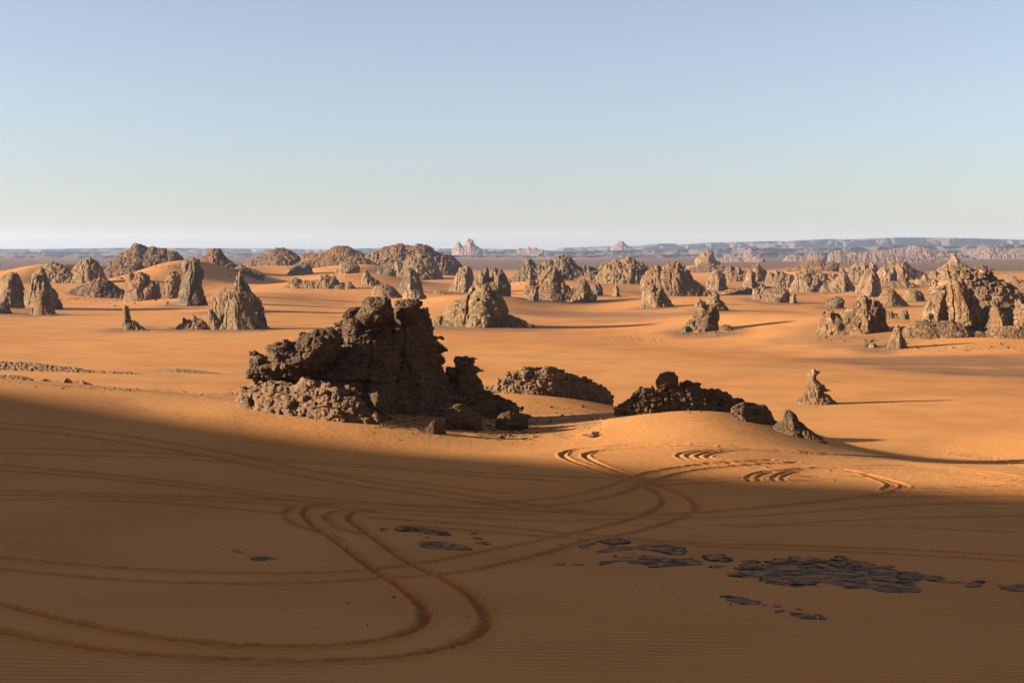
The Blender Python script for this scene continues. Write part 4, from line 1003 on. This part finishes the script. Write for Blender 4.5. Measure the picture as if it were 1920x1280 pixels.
slab('long rounded log-shaped dark stone lying on the shaded sand near the middle', [(740,990),(752,987),(790,989),(825,995),(842,996),(843,1003),(830,1005),(800,1001),(770,997),(742,995)], 0.30, 3.1, name='log_shaped_stone', cat='stone')
slab('thin flat dark slab just below the log-shaped stone', [(780,1018),(792,1014),(830,1014),(855,1018),(868,1020),(885,1030),(860,1031),(830,1029),(800,1028),(785,1023)], 0.10, 4.2)
slab('small flat chip right of the thin slab below the log-shaped stone', [(893,1018),(900,1014),(912,1014),(922,1019),(905,1022)], 0.07, 5.2)
slab('little dark chip right of the end of the log-shaped stone', [(876,999),(888,996),(895,1000),(882,1003)], 0.07, 6.1)
slab('thin dark flake above the small flat chip', [(888,1008),(897,1006),(907,1010),(898,1013)], 0.06, 6.7)
slab('scrap of dark rock left of the log-shaped stone', [(708,992),(722,988),(733,991),(716,995)], 0.06, 7.3)
slab('grey flat slab alone on the shaded sand left of the tyre tracks', [(469,1047),(480,1041),(500,1044),(516,1047),(495,1051),(475,1051)], 0.08, 8.4)
slab('narrow grey flake just left of the lone flat slab', [(428,1031),(445,1030),(458,1036),(440,1037)], 0.06, 9.1)
slab('dark block with a squared right end, highest of the rocks right of the track crossing', [(1130,1013),(1137,1010),(1162,1010),(1179,1013),(1180,1018),(1166,1021),(1137,1022),(1130,1018)], 0.36, 10.2, name='rock_block', cat='rock')
slab('thin curved spur of rock trailing left from the squared dark block', [(1085,1027),(1091,1020),(1103,1017),(1128,1012),(1129,1015),(1112,1019),(1097,1027)], 0.14, 11.1)
slab('big smooth dark slab with a rounded right end, in the rocks right of the track crossing', [(1193,1026),(1197,1021),(1218,1019),(1255,1020),(1280,1025),(1288,1035),(1278,1040),(1255,1040),(1239,1034),(1207,1031)], 0.34, 12.3)
slab('ragged low sheet of rock spreading below the big smooth dark slab', [(1118,1061),(1137,1052),(1153,1046),(1187,1044),(1218,1041),(1249,1047),(1291,1046),(1312,1052),(1312,1058),(1280,1060),(1239,1064),(1220,1065),(1203,1058),(1170,1055),(1153,1054),(1137,1058)], 0.17, 13.4)
slab('broken crust of rock between the squared block and the low ragged sheet', [(1121,1032),(1135,1026),(1160,1023),(1190,1025),(1180,1031),(1150,1033),(1128,1036)], 0.13, 14.2)
slab('humped dark stone at the right end of the rocks near the track crossing', [(1316,1045),(1328,1041),(1353,1041),(1366,1048),(1371,1053),(1345,1053),(1318,1048)], 0.30, 15.5)
slab('flat brown patch of rock under the humped dark stone', [(1328,1061),(1345,1057),(1364,1061),(1345,1066)], 0.07, 16.5)
slab('first of two tiny stones on the sand left of the ragged sheet, the left one', [(1042,1058),(1052,1055),(1062,1058),(1052,1061)], 0.08, 17.1)
slab('second of two tiny stones on the sand left of the ragged sheet, the right one', [(1070,1059),(1082,1056),(1095,1059),(1082,1061)], 0.07, 18.1)

PL = [([(1382,1064),(1397,1058),(1437,1060),(1444,1065),(1420,1069),(1385,1069)],.22), ([(1369,1075),(1373,1072),(1400,1072),(1425,1076),(1428,1082),(1405,1084),(1373,1081)],.25),
 ([(1391,1054),(1400,1050),(1412,1050),(1421,1054),(1405,1058),(1394,1058)],.2), ([(1438,1055),(1452,1048),(1482,1044),(1497,1045),(1509,1048),(1548,1049),(1549,1055),(1509,1058),(1476,1057),(1449,1058)],.45),
 ([(1450,1060),(1473,1058),(1491,1063),(1488,1067),(1467,1066)],.25), ([(1494,1063),(1518,1059),(1551,1062),(1558,1069),(1533,1068),(1509,1067)],.3),
 ([(1551,1053),(1570,1047),(1594,1048),(1630,1055),(1646,1059),(1636,1063),(1603,1062),(1600,1070),(1576,1069),(1557,1062)],.5), ([(1645,1062),(1675,1059),(1688,1071),(1669,1076),(1651,1070)],.34),
 ([(1424,1087),(1437,1077),(1458,1081),(1467,1088),(1506,1085),(1539,1088),(1533,1095),(1491,1101),(1455,1096),(1431,1092)],.2), ([(1470,1076),(1509,1074),(1564,1075),(1574,1083),(1551,1086),(1509,1081)],.15),
 ([(1573,1085),(1597,1079),(1611,1086),(1600,1092),(1579,1090)],.28), ([(1600,1072),(1621,1070),(1631,1077),(1612,1080)],.2),
 ([(1635,1079),(1660,1073),(1703,1070),(1734,1078),(1730,1086),(1697,1094),(1657,1090),(1639,1089)],.2), ([(1634,1104),(1648,1098),(1687,1095),(1728,1103),(1718,1109),(1666,1111)],.14),
 ([(1578,1101),(1600,1097),(1622,1100),(1598,1104)],.08), ([(1730,1076),(1754,1079),(1778,1086),(1806,1089),(1802,1095),(1769,1092),(1739,1087)],.16)]
PL.append(([(1385,1068),(1440,1054),(1520,1050),(1600,1054),(1660,1064),(1720,1077),(1725,1096),(1660,1106),(1560,1098),(1470,1098),(1410,1086)], 0.12))
root = bpy.data.objects.new('bedded_outcrop', None); COL.objects.link(root)
c0 = on_ground([(1550, 1075)], 16, 160)[0]; root.location = tuple(c0)
tag(root, 'wide low outcrop of many dark bedded plates breaking through the shaded sand at lower right', 'rock outcrop', 'dark slabs in the near sand')
for k, (pts, th) in enumerate(PL):
    V, Q, org = build_slab(pts, th, 21.3 + k * 3.7)
    o = link('rock_plate', mesh_from('rock_plate', V, Q, MAT_SLAB), tuple(org - c0), root)
slab('rough knob of rock at the far end of the ridge trailing right from the wide low outcrop', [(1808,1096),(1823,1088),(1848,1089),(1847,1099),(1817,1101)], 0.18, 61.3)
slab('pale low crust of rock at the right edge of the photo', [(1868,1098),(1893,1096),(1925,1092),(1940,1100),(1925,1109),(1890,1107)], 0.12, 62.1)
slab('longest flat slab of the little chain of slabs below the wide low outcrop', [(1350,1117),(1367,1116),(1394,1120),(1419,1129),(1420,1133),(1394,1134),(1370,1127)], 0.11, 63.3)
slab('tiny slab next right of the longest slab in the little chain', [(1426,1132),(1440,1131),(1443,1136),(1430,1136)], 0.06, 64.3)
slab('tiny oblong slab in the middle of the little chain, above a round one', [(1444,1135),(1458,1134),(1460,1139),(1446,1139)], 0.06, 65.3)
slab('round tiny slab in the middle of the little chain', [(1454,1146),(1465,1143),(1468,1147),(1460,1150)], 0.07, 66.3)
slab('tapering slab near the right end of the little chain', [(1478,1146),(1497,1148),(1530,1153),(1531,1159),(1509,1160),(1488,1152)], 0.10, 67.3)
slab('last rounded slab at the right end of the little chain', [(1532,1155),(1542,1152),(1550,1159),(1537,1161)], 0.09, 68.3)
slab('black pebble standing on the sand above the tapering slab', [(1503,1143),(1508,1141),(1512,1144),(1507,1146)], 0.10, 69.3)
slab('flat dark scrap on the lit basin edge beside the long shadow tips', [(1093,816),(1105,809),(1122,810),(1128,815),(1110,820)], 0.45, 70.3)

# ------------------------------------------------------------------ loose stones: a few shapes, many copies; and fine rubble as one object
import bmesh
rs = np.random.RandomState(11)
def stone_mesh(seed, sub, mat):
    bm = bmesh.new(); bmesh.ops.create_icosphere(bm, subdivisions=sub, radius=0.5)
    v = np.array([a.co[:] for a in bm.verts])
    r2 = np.random.RandomState(seed)
    for _ in range(9):                      # broken flat faces
        n = r2.normal(size=3); n /= np.linalg.norm(n); d = r2.uniform(0.26, 0.42)
        e = v @ n - d; v = v - np.outer(np.maximum(e, 0), n) * 0.93
    v *= np.array([1.0, r2.uniform(0.65, 1.0), r2.uniform(0.5, 0.85)])
    v += v * (0.16 * fbm(v[:, 0] * 5 + seed, v[:, 1] * 5, v[:, 2] * 5, 3))[:, None]
    for a, c_ in zip(bm.verts, v): a.co = c_
    me = bpy.data.meshes.new('loose_stone'); bm.to_mesh(me); bm.free()
    me.materials.append(mat); return me
PROTO = {}
for nm, mt in (('near', MAT_NEAR), ('mid', MAT_MID), ('sandy', MAT_SANDY), ('slab', MAT_SLAB)):
    PROTO[nm] = [stone_mesh(100 + k, 3, mt) for k in range(6)]
GS = 'loose stones scattered on the sand'
REG = [ # u0, v0 -> u1, v1 (a slanted strip), half height in px, count, size range in px, kind, label
 (690,790,1000,818,12,46,5,17,'near','loose dark stone on the sandy slope under the big dark outcrop'),
 (900,772,1130,778,16,26,5,13,'near','loose stone in the shaded hollow between the big outcrop and the crest'),
 (1190,760,1380,768,10,16,5,14,'near','loose block in the shaded sand under the rocky crest'),
 (440,742,690,772,5,16,5,14,'sandy','loose sunlit stone along the crumbly ledge of the big outcrop'),
 (1640,648,1920,652,7,34,3,9,'mid','loose stone on the orange sand below the huge bouldery mound'),
 (1700,618,1900,628,10,26,4,13,'mid','block on the lower slope of the huge bouldery mound'),
 (1540,632,1660,642,5,16,3,9,'mid','loose stone at the foot of the cloven formation'),
 (1262,624,1388,626,4,26,3,9,'mid','loose stone in the dark rubble round the twin pillared stack'),
 (810,608,1000,608,4,24,3,9,'mid','loose stone along the foot of the cone-shaped mound'),
 (312,616,500,618,3,20,3,7,'mid','loose stone along the foot of the ribbed dome'),
 (195,575,330,570,8,18,3,9,'mid','loose stone at the foot of the sand slope left of the tall pillar'),
 (200,505,310,545,12,24,4,10,'mid','loose rock on the dune slope below the highest hilltop'),
 (540,530,720,545,8,16,3,8,'mid','loose rock on the dune slope near the low ridge of blocks'),
 (930,548,1080,562,5,16,3,7,'mid','loose stone at the foot of the dark notched ridge'),
 (1400,562,1520,572,4,12,3,7,'mid','loose stone round the wide flat-topped block'),
 (60,722,420,740,4,22,3,8,'sandy','small stone on the brink of the shaded dune at left'),
 (1000,1030,1600,1075,22,20,3,8,'slab','small dark stone on the shaded sand near the slabs'),
 (1200,1110,1500,1140,10,9,3,6,'slab','small dark pebble on the shaded sand above the little chain of slabs'),
 (700,1000,960,1035,12,10,3,7,'slab','small dark pebble on the sand round the log-shaped stone'),
 (100,1090,900,1180,60,9,4,8,'slab','tiny dark pebble inside the big tyre-track loop'),
]
first = {}; NLOOSE = 0
for (u0, v0, u1, v1, hh_, n, s0, s1, kind, lab) in REG:
    n = max(4, int(n * 0.70))
    t_ = rs.rand(n); uv = np.stack([u0 + (u1 - u0) * t_ + rs.normal(size=n) * 4, v0 + (v1 - v0) * t_ + rs.uniform(-hh_, hh_, n)], 1)
    P = on_ground(uv, 16, 1500)
    size = (s0 + (s1 - s0) * rs.rand(n) ** 2.4) * P[:, 1] / F
    for i in range(n):
        if NLOOSE >= 298: break
        NLOOSE += 1
        k = rs.randint(6)
        if (kind, k) not in first:
            o = bpy.data.objects.new('loose_stone', PROTO[kind][k]); first[(kind, k)] = o
        else:
            o = first[(kind, k)].copy()
        COL.objects.link(o)
        o.location = (P[i, 0], P[i, 1], P[i, 2] + size[i] * rs.uniform(0.0, 0.2))
        o.scale = (size[i],) * 3
        o.rotation_euler = (rs.uniform(-0.4, 0.4), rs.uniform(-0.4, 0.4), rs.uniform(0, 6.28))
        tag(o, lab, 'stone', GS)

def rubble(name, label, regs, mat, seed):
    r2 = np.random.RandomState(seed)
    base = []
    for k in range(5):
        bm = bmesh.new(); bmesh.ops.create_icosphere(bm, subdivisions=1, radius=0.5)
        v = np.array([a.co[:] for a in bm.verts]); f = np.array([[q.index for q in p.verts] for p in bm.faces]); bm.free()
        v = v * (1 + 0.35 * r2.uniform(-1, 1, (len(v), 1))) * np.array([1, 0.8, 0.6]); base.append((v, f))
    VV = []; FF = []; nv = 0
    for (u0, v0, u1, v1, hh_, n, s0, s1) in regs:
        t_ = r2.rand(n); uv = np.stack([u0 + (u1 - u0) * t_, v0 + (v1 - v0) * t_ + r2.normal(size=n) * hh_ * 0.5], 1)
        P = on_ground(uv, 16, 1500); size = (s0 + (s1 - s0) * r2.rand(n) ** 2) * P[:, 1] / F
        for i in range(n):
            v, f = base[r2.randint(5)]; a = r2.uniform(0, 6.28); c_, s_ = math.cos(a), math.sin(a)
            w = v * size[i] * r2.uniform(0.7, 1.3, 3)
            VV.append(np.stack([w[:, 0] * c_ - w[:, 1] * s_, w[:, 0] * s_ + w[:, 1] * c_, w[:, 2]], 1) + P[i]); FF.append(f + nv); nv += len(v)
    o = link(name, mesh_from(name, np.vstack(VV), np.vstack(FF), mat, smooth=False)); tag(o, label, 'rubble', None, 'stuff')
rubble('near_rubble', 'fine dark rubble strewn over the hollow beside the big dark outcrop', [(690,770,1010,808,26,1100,1.5,8), (880,775,1130,785,22,420,1.5,4.5), (600,760,760,795,8,150,1.5,5), (1170,755,1400,772,10,160,1.5,5)], MAT_NEAR, 3)
rubble('foreground_pebbles', 'tiny dark pebbles strewn over the shaded foreground sand', [(1050,1055,1750,1095,26,150,1.2,4), (1150,1090,1560,1150,22,70,1.2,3.5), (700,985,960,1035,22,60,1.2,4), (150,1080,700,1200,60,40,1.5,4), (400,1030,560,1050,10,25,1.2,3)], MAT_SLAB, 9)
rubble('plain_rubble', 'fine brown rubble round the feet of the rock formations on the plain', [(1650,650,1930,655,9,320,1,3.5), (1690,620,1920,632,14,320,1,4), (1530,635,1665,645,6,160,1,3), (1255,626,1392,628,5,220,1,3), (805,609,1005,609,4,200,1,3), (310,618,510,619,3,140,1,2.5), (180,495,330,545,22,520,1,4), (190,492,350,500,8,200,1,3.5), (460,488,560,490,8,180,1,3), (560,482,710,488,8,240,1,3), (690,505,860,522,12,260,1,3.5), (375,490,460,505,10,160,1,3), (530,528,720,546,8,200,1,3.2), (920,548,1110,562,6,160,1,3), (1390,560,1510,572,5,120,1,2.5), (40,580,130,590,5,90,1,2.5), (1270,505,1420,520,8,200,1,3)], MAT_MID, 4)
foot = []
for (name, cat, group, label, D, bv, pts, mat, o) in R:
    if 280 < D < 1100 and group in (G1, G2, G3):
        us = [p[0] for p in pts]; a_, b_ = min(us) - 4, max(us) + 6
        foot.append((a_, bv, b_, bv + 1, 3.0, int(1.1 * (b_ - a_)), 0.9, 3.2))
rubble('foot_rubble', 'scree of small broken stones along the feet of the rocks on the plain', foot, MAT_MID_RED, 6)
rubble('ledge_rubble', 'pale broken rubble along the low ledges at left', [(0,690,300,699,6,160,0.8,2.2), (290,696,430,700,3,80,1,3), (0,716,430,742,4,260,1.5,4.5), (430,738,700,775,6,260,1.5,5), (915,728,1140,742,6,200,1.2,4)], MAT_SANDY, 5)

# ------------------------------------------------------------------ haze over the whole place
bm = bmesh.new(); bmesh.ops.create_cube(bm, size=1.0)
me = bpy.data.meshes.new('haze'); bm.to_mesh(me); bm.free()
hz = bpy.data.materials.new('haze_air'); hz.use_nodes = True
ht = hz.node_tree; ht.nodes.clear()
ho = ht.nodes.new('ShaderNodeOutputMaterial'); hv = ht.nodes.new('ShaderNodeVolumePrincipled')
hv.inputs['Color'].default_value = (0.72, 0.82, 1.0, 1); hv.inputs['Density'].default_value = 0.000034; hv.inputs['Anisotropy'].default_value = 0.2
ht.links.new(hv.outputs[0], ho.inputs['Volume'])
me.materials.append(hz)
ob = link('haze', me, (0, 0, 74)); ob.scale = (24400, 24400, 182); tag(ob, kind='stuff')
